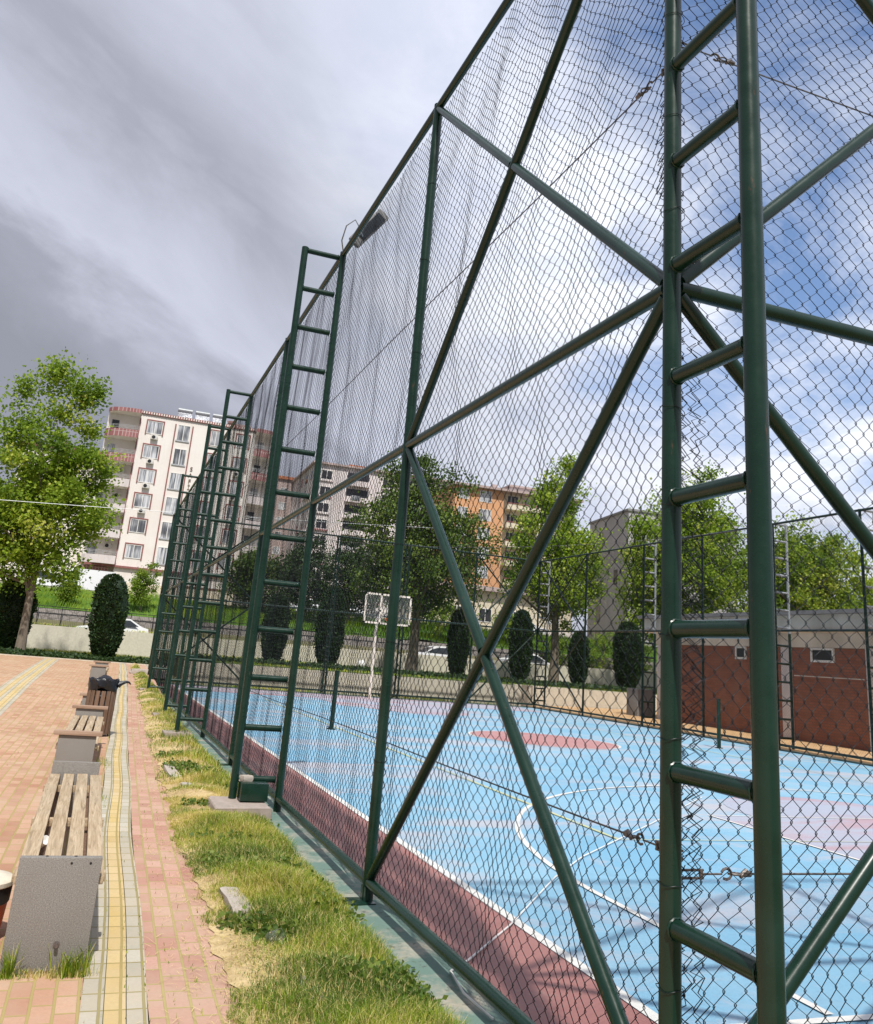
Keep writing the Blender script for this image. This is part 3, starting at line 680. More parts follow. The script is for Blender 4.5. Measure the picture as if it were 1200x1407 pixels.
# --- side 3 : far fence, side 4 : right fence
f3 = thing('court_fence', 'far green chain link fence behind the basketball hoop', 'fence', (XF, YF, 0), 0, GRP)
f4 = thing('court_fence', 'right hand chain link fence in front of the red brick house', 'fence', (XR, Y0, 0), 0, GRP)
xs3 = [3.53, 6.63, 9.63, 12.68]
for x in xs3: member(f3, 'post', (x, 0, .02), (x, 0, ZT+.03), RP, n=10)
pts3 = [0]+xs3+[XR-XF]
for a, b in zip(pts3[:-1], pts3[1:]):
    for z in (ZB, ZM, ZT): member(f3, 'rail', (a+.03, 0, z), (b-.03, 0, z), RR, n=8)
    o = put_mesh(f3, 'far', 3.3, ZT-ZB, 90, (a, -.047, ZB), 0, near=False, amp=.7, r=.0026); o.scale = ((b-a)/3.3, 1, 1)
for a, b in ((0, 3.53), (XR-XF, 12.68)):
    xbrace(f3, (a, 0), (b, 0), ZB, ZM, 0); xbrace(f3, (a, 0), (b, 0), ZM, ZT, 0)
for x in (6.63, 9.63): ladder(f3, x, 0, 0, 1, w=.45, foot=.05)
ys4 = [y-Y0 for y in (6.1, 9.6, 13.2, 16.83, 19.99, 23.21, 26.49, 30.46)]+[YF-Y0]; ys4 = [0]+ys4
for y in ys4: member(f4, 'post', (0, y, .02), (0, y, ZT+.03), RP, n=10)
for a, b in zip(ys4[:-1], ys4[1:]):
    for z in (ZB, ZM, ZT): member(f4, 'rail', (0, a+.03, z), (0, b-.03, z), RR, n=8)
    o = put_mesh(f4, 'far', 3.3, ZT-ZB, 90, (-.047, a, ZB), PI/2, near=False, amp=.7, r=.0026); o.scale = ((b-a)/3.3, 1, 1)
for a, b in ((0, ys4[1]), (ys4[-1], ys4[-2])):
    xbrace(f4, (0, a), (0, b), ZB, ZM, 0); xbrace(f4, (0, a), (0, b), ZM, ZT, 0)
for y in (16.83, 19.99, 26.49, YF): ladder(f4, 0, y-Y0, 1, 0, w=.48, foot=.05, upper='galv')  # grey upper poles and rungs paint in the sun glint on green steel

# floodlight on the fence
fl = thing('floodlight', 'grey floodlight head tilted upward on top of the fence by the tall ladder', 'floodlight', (XF, 9.3, 6.18))
ax = Vector((.56, 0, .80)).normalized(); wa = ax.cross(Vector((.2, .85, .45))).normalized(); nl = ax.cross(wa); rotm = Matrix((ax, wa, nl)).transposed()
MB().box(ax*.48, (.60, .17, .075), rot=rotm, bev=.03).build('lamp_housing', M['roof_grey'], fl)
MB().box(ax*.50+nl*(.042 if nl.y < 0 else -.042), (.42, .12, .012), rot=rotm, bev=.004).build('lamp_glass', M['glass_dark'], fl)
MB().tube((0, 0, 0), ax*.2, .022, 10).build('bracket', M['steel'], fl)
MB().path([(-.01, -.02, .0), (-.06, -.1, .10), (-.05, -.22, .24), (.03, -.3, .30), (.12, -.2, .26), (.2, -.05, .24)], .008, 6).build('cable', M['galv'], fl)
# rock on the steel box and loose things
def rock(name, label, loc, d, rz, seed, m='stone', cat='stone', grp=None):
    g = np.random.default_rng(seed); bm = bmesh.new(); bmesh.ops.create_cube(bm, size=1); bmesh.ops.subdivide_edges(bm, edges=bm.edges[:], cuts=3, use_grid_fill=True)
    for v in bm.verts:
        n_ = v.co.normalized(); v.co = v.co*.75+n_*.17; v.co += Vector(g.normal(0, .025, 3)); v.co = Vector((v.co.x*d[0], v.co.y*d[1], v.co.z*d[2]))
    me = bpy.data.meshes.new(name); bm.to_mesh(me); bm.free(); me.materials.append(M[m]); me.polygons.foreach_set('use_smooth', [True]*len(me.polygons)); me.set_sharp_from_angle(angle=R(40))
    o = bpy.data.objects.new(name, me); o.location = loc; o.rotation_euler = (0, 0, rz); link(o); return tag(o, label, cat, grp)
rock('rock', 'pale rock lying on the green steel box at the ladder foot', (XF-.34, 9.34, .325), (.11, .09, .055), .4, 1)
rock('curb_stone', 'longest grey slab lying at the verge edge in dry straw', (1.10, 6.1, .025), (.13, .50, .09), .05, 2, grp='old curb stones along the verge')
rock('curb_stone', 'weathered grey slab half buried near the bottom of the verge', (1.25, 4.62, .03), (.12, .42, .08), -.12, 3, grp='old curb stones along the verge')
rock('curb_stone', 'broken grey curb stone by the path before the second bench', (1.13, 11.8, .02), (.12, .9, .08), .02, 4, grp='old curb stones along the verge')
rock('curb_stone', 'small grey curb stone in straw beside the footing', (1.22, 10.6, .02), (.12, .35, .10), .1, 5, grp='old curb stones along the verge')
rock('curb_stone', 'far low grey curb stone closing the end of the verge', (2.0, 34.5, .32), (1.3, .25, .26), .05, 6, grp='old curb stones along the verge')
cup = MB().lathe([(.0, 0), (.028, 0), (.034, .03), (.041, .075), (.043, .08), (.039, .078), (.031, .03), (.0, .006)], n=16).build('plastic_cup', M['clear'])
cup.location = (1.17, 5.36, .05); cup.rotation_euler = (R(75), 0, .8); tag(cup, 'crushed clear plastic cup lying in the green grass', 'cup')

# ------------------------------------------------------------------ benches
def bench(label, loc, rz, length, caps, first=False):
    t = thing('bench', label, 'bench', loc, rz, 'granite and timber benches in a row')
    hw, H = .193, .51 if not caps else .505
    for y in (0, length-.05):
        MB().b2(-hw, hw, y, y+.05, -.02, H, bev=.005).build('end_panel', M['granite'], t)
    for k in range(4):
        x = -.164+k*.112; g = random.Random(k+int(loc[1]*7)); m_ = MB().b2(x-.043, x+.043, .055 , length-.055, .375, .415, bev=.005)
        m_.v = [(vx+.006*math.sin(vy*2+k)+g.uniform(-.001, .001), vy, vz+.004*math.sin(vy*3+k*2)) for vx, vy, vz in m_.v]
        m_.build('slat', M['wood'], t)
    for y in (.35, length*.5, length-.4): MB().b2(-.225, .235, y-.03, y+.03, .325, .372, bev=.003).build('crossbar', M['wood'], t)
    MB().b2(-.15, -.11, .06, length-.06, .2, .28).build('rail_beam', M['wood_bin'], t); MB().b2(.11, .15, .06, length-.06, .2, .28).build('rail_beam', M['wood_bin'], t)
    if caps:
        for y in (.025, length-.025): MB().box((0, y, H+.027), (.50, .10, .045), bev=.006).build('armrest', M['wood_cap'], t)
    if first:
        MB().tube((.045, .002, .125), (.045, -.028, .125), .009, 10).tube((.045, .003, .125), (.045, -.004, .125), .016, 10).build('bolt', M['steel'], t)
        MB().tube((.065, .03, .508), (.065, .03, .5125), .008, 8).tube((-.07, .03, .508), (-.07, .03, .5125), .008, 8).build('screw_hole', M['dark'], t)
        for x in (.05, .14): MB().tube((x, .004, .485), (x, -.0015, .485), .006, 8).build('screw_hole', M['dark'], t)
    return t
bench('nearest bench, granite ends without armrests and weathered slats', (.025, 5.09, 0), .0, 3.58, False, True)
bench('second bench, with wooden armrests, in front of the slatted bin', (-.01, 10.76, 0), -.026, 3.75, True)
bench('third bench, mostly hidden behind the slatted bin', (.14, 17.0, .02), -.026, 3.6, True)
bench('farthest bench, small near the clipped cypress', (.19, 26.0, .22), -.026, 3.6, True)
pc = MB().lathe([(0, 0), (.026, 0), (.030, .06), (.032, .085), (.029, .084), (0, .07)], n=14).build('paper_cup', M['white'])
pc.scale = (.85,)*3; pc.location = (-.108, 6.15, .355); pc.rotation_euler = (R(60), 0, .5); tag(pc, 'white paper cup lodged between the slats of the nearest bench', 'cup')
# bin
bn = thing('waste_bin', 'round slatted wooden waste bin with a black bag between benches', 'bin', (.235, 15.9, 0), .1)
for k in range(16):
    a = 2*PI*k/16; m_ = MB().box((.215*math.cos(a), .215*math.sin(a), .37), (.022, .062, .66), rz=a, bev=.004); m_.build('slat', M['wood_bin'], bn)
fr = MB()
for z, r in ((.08, .20), (.62, .20), (.86, .225)): fr.path([(r*math.cos(a), r*math.sin(a), z) for a in np.linspace(0, 2*PI, 25)], .012, 6)
for k in range(6):
    a = 2*PI*k/6; fr.tube((.2*math.cos(a), .2*math.sin(a), 0), (.222*math.cos(a), .222*math.sin(a), .86), .009, 6)
fr.build('frame', M['rail_black'], bn)
MB().lathe([(0, .06), (.185, .06), (.19, .70)], n=20).build('liner', M['black'], bn)
def bag():
    n, rows = 40, []; g = random.Random(3); vs = []; fs = []
    prof_ = [(.205, .70), (.226, .735), (.236, .78), (.238, .82), (.240, .865), (.232, .885), (.212, .875), (.19, .80), (.1, .76), (0, .75)]
    for i, (r, z) in enumerate(prof_):
        for k in range(n):
            a = 2*PI*k/n; rr = r*(1+.03*math.sin(a*7+i)+.035*math.sin(a*11+i*2)); zz = z+(.012*math.sin(a*9+i*.9) if 0 < i < 7 else 0)+(.045*math.sin(a*3+.5) if i < 2 else 0)
            vs.append((rr*math.cos(a), rr*math.sin(a), zz))
    for i in range(len(prof_)-1):
        for k in range(n): fs.append((i*n+k, i*n+(k+1) % n, (i+1)*n+(k+1) % n, (i+1)*n+k))
    m_ = MB().add(vs, fs)
    kn = []
    for (r, z) in [(0, .76), (.10, .80), (.125, .86), (.11, .895), (.07, .92), (.03, .935), (0, .94)]: kn.append((r, z))
    k0 = len(m_.v); m_.lathe(kn, (.02, .03, 0), 14)
    m_.v = m_.v[:k0]+[(x+g.uniform(-.012, .012), y+g.uniform(-.012, .012), z+g.uniform(-.01, .01)) for x, y, z in m_.v[k0:]]
    m_.path([(.22, -.06, .80), (.28, -.06, .835), (.34, -.06, .855), (.39, -.06, .85), (.42, -.06, .82)], .02, 9, [.055, .036, .024, .016, .010]); return m_
bag().build('bag', M['bag'], bn)
# bucket by the first bench
bk = thing('bucket', 'red and black bucket with a pale sandy lid beside the nearest bench', 'bucket', (-.365, 5.62, 0))
MB().lathe([(0, .01), (.135, .0), (.15, .06), (.160, .185)], n=28).build('bucket_body', M['bucket_red'], bk)
MB().lathe([(.160, .185), (.166, .19), (.170, .265), (.172, .27)], n=28).build('band', M['black'], bk)
MB().lathe([(.172, .27), (.178, .275), (.178, .295), (.165, .305), (.09, .315), (0, .32)], n=28).build('lid', M['lid'], bk)
mk = MB(); 
for k in range(1):
    a0 = R(-62)
    def pt(u, z): a = a0+u/.17; return (.1715*math.cos(a), .1715*math.sin(a), z)
    mk.path([pt(-.012, .238), pt(-.006, .247), pt(.004, .248), pt(.011, .241), pt(.009, .231), pt(.0, .222), pt(-.010, .216)], .004, 5)
    mk.path([pt(-.002, .236), pt(.002, .234)], .003, 5)
mk.build('printed_mark', M['white'], bk)

# ------------------------------------------------------------------ court furniture
hp = thing('basketball_hoop', 'white basketball hoop with clear framed backboard at the far end', 'basketball hoop', (10.2, 33.7, 0))
MB().tube((0, 0, 0), (0, 0, 3.1), .055, 12).tube((0, 0, 3.0), (.32, -.28, 3.25), .035, 8).build('pole', M['white_rust'], hp)
bd = MB()
x0, x1, z0, z1 = -.62, 1.24, 2.83, 3.93
for a, b in (((x0, z0), (x1, z0)), ((x0, z1), (x1, z1)), ((x0, z0), (x0, z1)), ((x1, z0), (x1, z1)), ((x0+.63, z0), (x0+.63, z1)), ((x1-.63, z0), (x1-.63, z1)), ((x0+.63, 3.3), (x1-.63, 3.3))):
    bd.box(((a[0]+b[0])/2, -.32, (a[1]+b[1])/2), (abs(a[0]-b[0])+.07, .04, abs(a[1]-b[1])+.07))
bdo = bd.build('backboard_frame', M['white_rust'], hp)
MB().b2(x0+.03, x1-.03, -.326, -.314, z0+.03, z1-.03).build('backboard_panel', M['clear'], hp)
MB().path([(.31+.225*math.cos(a), -.60+.225*math.sin(a), 3.0) for a in np.linspace(0, 2*PI, 21)], .012, 6).b2(.24, .38, -.40, -.34, 2.94, 3.04).build('rim', M['orange_rim'], hp)
for lab, p in (('dark green net post on the blue court left of the centre circle', (5.05, 19.3)), ('dark green net post on the far right side of the court', (15.5, 19.7))):
    t = thing('net_post', lab, 'post', (*p, 0), 0, 'volleyball net posts')
    MB().tube((0, 0, 0), (0, 0, 1.2), .05, 12).build('pole', M['green'], t); MB().tube((0, 0, 1.2), (0, 0, 1.22), .056, 12).build('cap', M['green'], t); MB().tube((0, 0, .005), (0, 0, .02), .1, 14).build('base_plate', M['green'], t)
    MB().tube((.05, 0, .95), (.09, 0, .95), .012, 6).build('hook', M['steel'], t)

# ------------------------------------------------------------------ terraces, walls, roads behind
TX0 = 3.6
o = MB().b2(TX0, 70, 36.7, 54.9, -.2, .84).build('terrace_ground', M['grass_ground']); o['kind'] = 'structure'
w = MB().b2(TX0-.25, 17.6, 36.35, 36.7, -.1, .82).build('low_wall', M['wall_low']); tag(w, 'low beige wall right behind the far court fence', 'wall')
w = MB().b2(17.65, 60, 36.36, 36.7, -.1, .86).build('low_wall', M['wall_low']); tag(w, 'low beige wall continuing behind the sandy yard', 'wall')
o = grid_sheet('sand_yard', np.linspace(17.93, 40, 12), np.linspace(2.5, 36.3, 16), lambda u, y: u, lambda x, y: .012+.1*max(0, min(1, (x-18.2)/2.6)), M['sand'])
o = grid_sheet('grass_verge', np.linspace(-30, 3.55, 24), np.linspace(PLAZA_END, 55, 10), lambda u, y: u, lambda x, y: rise(43.6)+.005+.10*max(0, (y-PLAZA_END)/11)+.02*math.sin(x*2+y), M['grass_ground'])
o = MB().b2(-30, 3.5, PLAZA_END-.06, PLAZA_END+.06, -.1, rise(43.6)+.04).build('plaza_kerb', M['wall_low']); o['kind'] = 'structure'
def sloped_wall(name, label, x0, x1, y0, y1, zb, zt0, zt1, m):
    v = [(x0, y0, zb), (x1, y0, zb), (x1, y1, zb), (x0, y1, zb), (x0, y0, zt0), (x1, y0, zt1), (x1, y1, zt1), (x0, y1, zt0)]
    o = MB().add(v, [(0, 3, 2, 1), (4, 5, 6, 7), (0, 1, 5, 4), (1, 2, 6, 5), (2, 3, 7, 6), (3, 0, 4, 7)]).build(name, m); return tag(o, label, 'wall')
sloped_wall('retaining_wall', 'long pale concrete retaining wall behind the cypress row', -40, 75, 55, 55.35, 0, 1.62, 2.15, M['wall_conc'])
o = MB().b2(-60, 90, 55.4, 65.6, .9, .985).build('lower_road', M['asphalt']); o['kind'] = 'structure'
o = MB().b2(-40, 75, 55.36, 56.0, .95, 1.78).build('wall_verge', M['grass_ground']); o['kind'] = 'structure'
w = MB().b2(-60, 90, 65.9, 66.4, .8, 2.93).build('stone_wall', M['stone_wall']); tag(w, 'grey stone wall with a railing below the grass bank', 'wall')
rl = thing('railing', 'long black metal railing in front of the grey stone wall', 'railing', (0, 65.6, 1.1))
m_ = MB()
for z in (.75, 1.98): m_.b2(-60, 90, -.02, .02, z-.02, z+.02)
m_.build('rail', M['rail_black'], rl)
for k in range(76): MB().b2(-40+k*1.5-.025, -40+k*1.5+.025, -.025, .025, 0, 2.0).build('railing_post', M['rail_black'], rl)
m_ = MB()
for k in range(1000): m_.b2(-40+k*.115-.006, -40+k*.115+.006, -.006, .006, .77, 1.96)
bo = m_.build('bars', M['rail_black'], rl, smooth=False); bo['kind'] = 'stuff'
grid_sheet('grass_bank', np.linspace(-60, 90, 60), np.linspace(66.4, 75.5, 12), lambda u, y: u, lambda x, y: 2.95+1.62*min(1, (y-66.4)/8.5)**.8+.10*math.sin(x*.7+y)+.06*math.sin(x*1.9), M['bank'])
o = MB().b2(-80, 100, 75.5, 84, 4.3, 4.58).build('upper_road', M['asphalt']); o['kind'] = 'structure'
def scatter(n, x0, x1, y0, y1, zf, h, w_, tm, ts, name, seed):
    g = np.random.default_rng(seed); x = g.uniform(x0, x1, n); y = g.uniform(y0, y1, n); z = np.array([zf(a, b) for a, b in zip(x, y)])
    c = cnoise(x, y, .8, seed)
    o = blades(np.stack([x, y, z-.02], -1), h*(.4+.5*g.random(n)+.3*np.clip(c, 0, 1)), w_*g.uniform(.6, 1.4, n), np.clip(tm+ts*c+g.normal(0, ts, n), 0, 1), g.uniform(.2, .8, n), name, M['blade'], seed=seed); o['kind'] = 'stuff'
scatter(30000, -14, 50, 66.5, 75.4, lambda x, y: 2.95+1.62*min(1, (y-66.4)/8.5)**.8+.10*math.sin(x*.7+y)+.06*math.sin(x*1.9), .55, .02, .20, .10, 'bank_grass', 51)
scatter(9000, -11, 3.5, PLAZA_END+.1, 54.8, lambda x, y: .36+.1*(y-PLAZA_END)/11, .16, .012, .32, .16, 'verge_grass', 52)
scatter(14000, 3.8, 40, 36.8, 54.8, lambda x, y: .84, .16, .014, .34, .18, 'terrace_grass', 53)
scatter(3000, -10, 50, 55.4, 55.95, lambda x, y: 1.78, .22, .012, .35, .18, 'wall_verge_grass', 54)
scatter(1500, 3.8, 17, 35.0, 36.3, lambda x, y: 0, .2, .01, .3, .16, 'fence_foot_grass', 55)

def shade_leaves(n, x0, x1, y0, y1, z, seed):  # dark leaves added to paint the trees' shadow band on verge and terrace
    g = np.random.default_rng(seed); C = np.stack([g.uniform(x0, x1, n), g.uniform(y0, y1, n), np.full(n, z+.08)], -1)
    V, F, t = leaf_cloud(C, .16, 16, .13, seed, .35); o = np_mesh('tree_shade_leaves', V, F, M['leaf_dark'], tint=t*.7); o['kind'] = 'stuff'
shade_leaves(700, -9, 3.3, 44.0, 45.4, .38, 61); shade_leaves(900, 3.9, 38, 39.6, 41.2, .84, 62)
# ------------------------------------------------------------------ trees
def tree(name, label, base, top, lobes, leaf, seed, trunk_r=.22, nclump=110, per=95, size=.24, spread=.5, group='trees behind the court', cat='tree', trunk_to=.75, limbs=9):
    """lobes: (dx,dy,z,rx,rz) ellipsoids relative to the base; clumps fill their shells, limbs reach for them"""
    g = np.random.default_rng(seed); t = thing(name, label, cat, base, 0, group)
    C = []; vol = np.array([l[3]**2*l[4] for l in lobes]); cnt = np.maximum(3, (vol/vol.sum()*nclump)).astype(int)
    for (dx, dy, z, rx, rz), k in zip(lobes, cnt):
        for _ in range(k):
            u = g.normal(0, 1, 3); u /= np.linalg.norm(u); rr = g.uniform(.35, 1.0)**.45; rr *= 1+.12*g.normal()
            C.append((dx+u[0]*rx*rr, dy+u[1]*rx*rr, z+u[2]*rz*rr))
    C = np.array(C); C = C[g.random(len(C)) < .9]; sp = spread*.84*g.uniform(.5, 1.35, len(C))
    V, F, tt = leaf_cloud(C, sp, int(per*2.0), size*.60, seed+1)
    H = top-base[2]; m_ = MB(); zt = H*trunk_to; pts = []; rad = []
    for k in range(9):
        s = k/8; pts.append((.12*math.sin(s*5+seed)*s*2, .12*math.cos(s*4+seed)*s*2, s*zt)); rad.append(trunk_r*(1.25 if k == 0 else 1)*(1-.82*s)+.012)
    m_.path(pts, 0, 9, rad)
    idx = g.choice(len(C), min(limbs*3, len(C)), replace=False)
    for i in idx:
        c = C[i]; s = np.clip((c[2]*.72)/zt, .18, .97); k = int(s*8); p0 = Vector(pts[k]).lerp(Vector(pts[min(k+1, 8)]), s*8-k)
        r0 = trunk_r*(1-.8*s)*.5+.01; p3 = Vector(c); p1 = p0.lerp(p3, .4)+Vector((0, 0, -.1)); p2 = p0.lerp(p3, .75)+Vector((0, 0, .1))
        m_.path([p0, p1, p2, p3], 0, 6, [r0, r0*.75, r0*.45, .012])
    m_.build('trunk', M['bark'], t); np_mesh('crown', V, F, M[leaf], t, tint=tt); return t
T = 'trees behind the court'
tree('plane_tree', 'big bright green tree at the left edge in front of the pink apartments', (-3.2, 45.4, .42), 14.2,
     [(-.3, 0, 6.2, 2.3, 2.2), (-1.6, .4, 8.0, 2.2, 2.3), (1.2, -.2, 7.4, 1.6, 2.0), (-.6, 0, 9.6, 1.8, 2.0), (.9, .1, 9.9, 1.0, 1.8), (-1.7, 0, 11.0, 1.0, 1.5), (-.4, .1, 12.0, .75, 1.4), (.9, 0, 11.4, .5, 1.2), (-1.0, 0, 12.9, .35, .9), (.2, 0, 4.3, 1.7, .9), (-2.6, .3, 5.4, 1.6, 1.6), (-2.2, .5, 3.6, 1.3, .9), (-.9, 0, 13.3, .3, .8), (.15, 0, 13.0, .42, .55), (1.05, 0, 12.6, .22, .8), (-2.1, 0, 12.3, .25, .6), (1.9, 0, 9.0, .5, .7), (2.2, 0, 7.0, .6, .6), (.1, 0, 3.7, 1.1, .6)], 'leaf_bright', 117, .20, 205, 105, .27, .46)
tree('plane_tree', 'dense dark tree behind the basketball hoop', (16.4, 46.8, .84), 13.2,
     [(0, 0, 5.6, 3.6, 2.2), (-1.0, 0, 7.6, 2.8, 2.4), (1.3, .3, 7.4, 2.6, 2.2), (-1.7, 0, 9.4, 1.5, 1.7), (.5, 0, 9.7, 1.8, 1.9), (.1, 0, 11.2, .9, 1.0), (-1.9, 0, 10.6, .6, .9), (2.0, 0, 9.3, 1.0, 1.3), (-2.8, 0, 5.6, 1.4, 1.4)], 'leaf_mid', 102, .30, 200, 100, .27, .5, T)
tree('plane_tree', 'tall green tree with a visible pale trunk between two cypresses', (25.3, 47.0, .84), 14.6,
     [(0, 0, 6.0, 2.4, 1.7), (-1.0, 0, 8.0, 1.8, 2.0), (1.1, 0, 7.6, 1.7, 1.8), (-.1, 0, 10.0, 1.4, 1.9), (.2, 0, 12.2, .7, 1.4), (-.7, 0, 11.4, .7, 1.0), (2.0, 0, 6.3, .9, 1.3), (-2.4, 0, 5.6, .9, 1.3), (.2, 0, 3.9, 1.0, .8), (.3, 0, 13.4, .3, .6)], 'leaf_bright', 103, .27, 170, 95, .27, .48, T)
tree('plane_tree', 'broad light green tree behind the corner ladder post', (34.0, 47.5, .84), 15.5,
     [(-2.0, 0, 5.6, 1.7, 1.9), (-2.5, 0, 7.4, 1.3, 1.6), (-1.6, 0, 4.0, 1.5, .9), (.5, 0, 6.6, 3.0, 2.6), (-1.2, 0, 8.8, 1.7, 2.0), (2.6, 0, 9.0, 2.3, 2.6), (.9, 0, 11.2, 1.8, 2.0), (2.3, 0, 12.8, 1.1, 1.3), (-.6, 0, 11.2, .8, 1.1), (4.2, 0, 7, 1.6, 2.2), (2.9, 0, 13.9, .4, .7)], 'leaf_bright', 104, .3, 340, 105, .28, .52, T)
tree('plane_tree', 'thick yellow green tree rising behind the roof of the brick house', (38.2, 40.0, .3), 11.9,
     [(-.5, 0, 7.4, 2.6, 2.6), (2.0, 0, 7.0, 2.4, 2.3), (-2.2, 0, 7.2, 1.8, 2.4), (.4, 0, 9.2, 1.7, 1.5), (-1.8, 0, 9.4, 1.1, 1.2), (3.8, 0, 6.4, 1.6, 2.0), (-3.6, 0, 6.5, 1.5, 2.2), (0, 0, 4.6, 3.2, 1.8)], 'leaf_bright', 105, .28, 290, 110, .26, .45, T)
for i, (x, y, z, top, r, leaf, lab) in enumerate([
        (14.85, 70.0, 3.62, 10.72, 2.1, 'leaf_dark', 'dark bushy tree on the grass bank left of the hoop'),
        (19.07, 71.5, 3.92, 11.35, 2.4, 'leaf_dark', 'wide dark tree on the bank behind the parked white cars'),
        (11.21, 73.0, 4.02, 9.85, 1.9, 'leaf_mid', 'mid green round tree seen through the ladders')]):
    h = top-z; tree('bank_tree', lab, (x, y, z), top, [(0, 0, h*.55, r, h*.36), (r*.4, 0, h*.42, r*.8, h*.3), (-r*.5, 0, h*.48, r*.75, h*.3), (0, 0, h*.8, r*.55, h*.2)], leaf, 120+i, .16, 80, 80, .30, .5, T)
for i, (x, y, z, top, r, lab) in enumerate([
        (2.60, 67.5, 3.12, 6.91, .85, 'yellow green sapling beside the clipped cypress on the bank'),
        (-2.44, 67.8, 3.12, 5.85, .55, 'thin yellow green sapling near the white van'),
        (25.83, 67.5, 3.12, 6.49, 1.35, 'yellow green bush behind the hoop backboard'),
        (39.23, 64.5, 1.12, 5.12, 1.5, 'bright yellow bush below the grey building'),
        (35.16, 65.0, 1.12, 4.58, 1.0, 'yellow green bush between the two right cypresses'),
        (31.88, 68.0, 3.12, 6.28, 1.1, 'yellow green shrub behind the pale tree trunk'),
        (43.26, 65.0, 1.12, 4.37, 1.0, 'dark green bush beside the brick house'),
        (12.95, 69.0, 3.42, 5.21, .7, 'small green sapling beside the parked white car')]):
    h = top-z; tree('sapling', lab, (x, y, z), top, [(0, 0, h*.55, r, h*.36), (r*.3, 0, h*.75, r*.6, h*.22), (-r*.3, 0, h*.38, r*.7, h*.22)], 'leaf_young' if i not in (6,) else 'leaf_mid', 140+i, .05, 42, 60, .20, .26, 'young shrubs on the grass bank', 'shrub', .85, 5)
def cypress(label, x, y, z, h, r, seed, lean=0, grp='clipped cypresses in a row'):
    g = np.random.default_rng(seed); t = thing('clipped_cypress', label, 'cypress', (x, y, z), 0, grp)
    n = 7000; s = g.random(n); a = g.uniform(0, 2*PI, n)
    def rad(s): return r*np.sqrt(np.clip(1-(2*(.055+.945*s)-1)**2, 0, 1))**.82*(1.0-.06*np.cos(PI*s))
    rr = rad(s)*(1+.05*np.sin(a*5+s*12)+.05*np.sin(a*3-s*19+seed)+.03*np.sin(a*9+s*31)+g.normal(0, .03, n)+.16*(g.random(n) < .03)); zz = .12+s*(h-.12)
    P = np.stack([rr*np.cos(a)+lean*s, rr*np.sin(a), zz], -1); o_ = np.stack([np.cos(a), np.sin(a), .5+0*a], -1)+g.normal(0, .45, (n, 3)); o_ /= np.linalg.norm(o_, axis=1)[:, None]
    w = np.cross(o_, g.normal(0, 1, (n, 3))); w /= np.linalg.norm(w, axis=1)[:, None]; L_ = g.uniform(.08, .17, n)[:, None]
    V = np.stack([P-o_*L_*.4, P+w*L_*.35, P+o_*L_*.6, P-w*L_*.35], 1).reshape(-1, 3)
    np_mesh('foliage', V, np.arange(n*4).reshape(-1, 4), M['cypress'], t, tint=np.repeat(np.clip(g.normal(.5, .24, n), 0, .96+.04*(g.random(n) < .03)), 4))
    S = np.linspace(0, 1, 14); MB().lathe([(float(rad(np.array(q)))*.93, .12+float(q)*(h-.14)) for q in S], n=18).build('core', M['cypress'], t)
    MB().tube((0, 0, -.05), (0, 0, .4), .09, 8).build('stem', M['bark'], t); return t
cypress('large clipped cypress standing beyond the end of the bench row', .42, 44.9, .40, 3.95, .76, 201, -.15)
cypress('dark clipped cypress behind the trunk of the left tree', -3.85, 46.6, .45, 3.4, .80, 202)
cypress('slim clipped cypress behind the ladders', 8.4, 45.4, .84, 3.4, .62, 203)
cypress('clipped cypress left of the basketball hoop', 11.3, 45.6, .84, 4.05, .72, 204)
cypress('slim clipped cypress right of the basketball hoop', 18.6, 45.6, .84, 3.6, .55, 205)
cypress('clipped cypress under the crossing braces', 22.4, 45.6, .84, 3.9, .62, 206)
cypress('smallest clipped cypress beside the pale trunk', 25.9, 45.2, .84, 3.0, .55, 207)
cypress('plump clipped cypress left of the brick house', 29.3, 45.4, .84, 3.85, .80, 208)

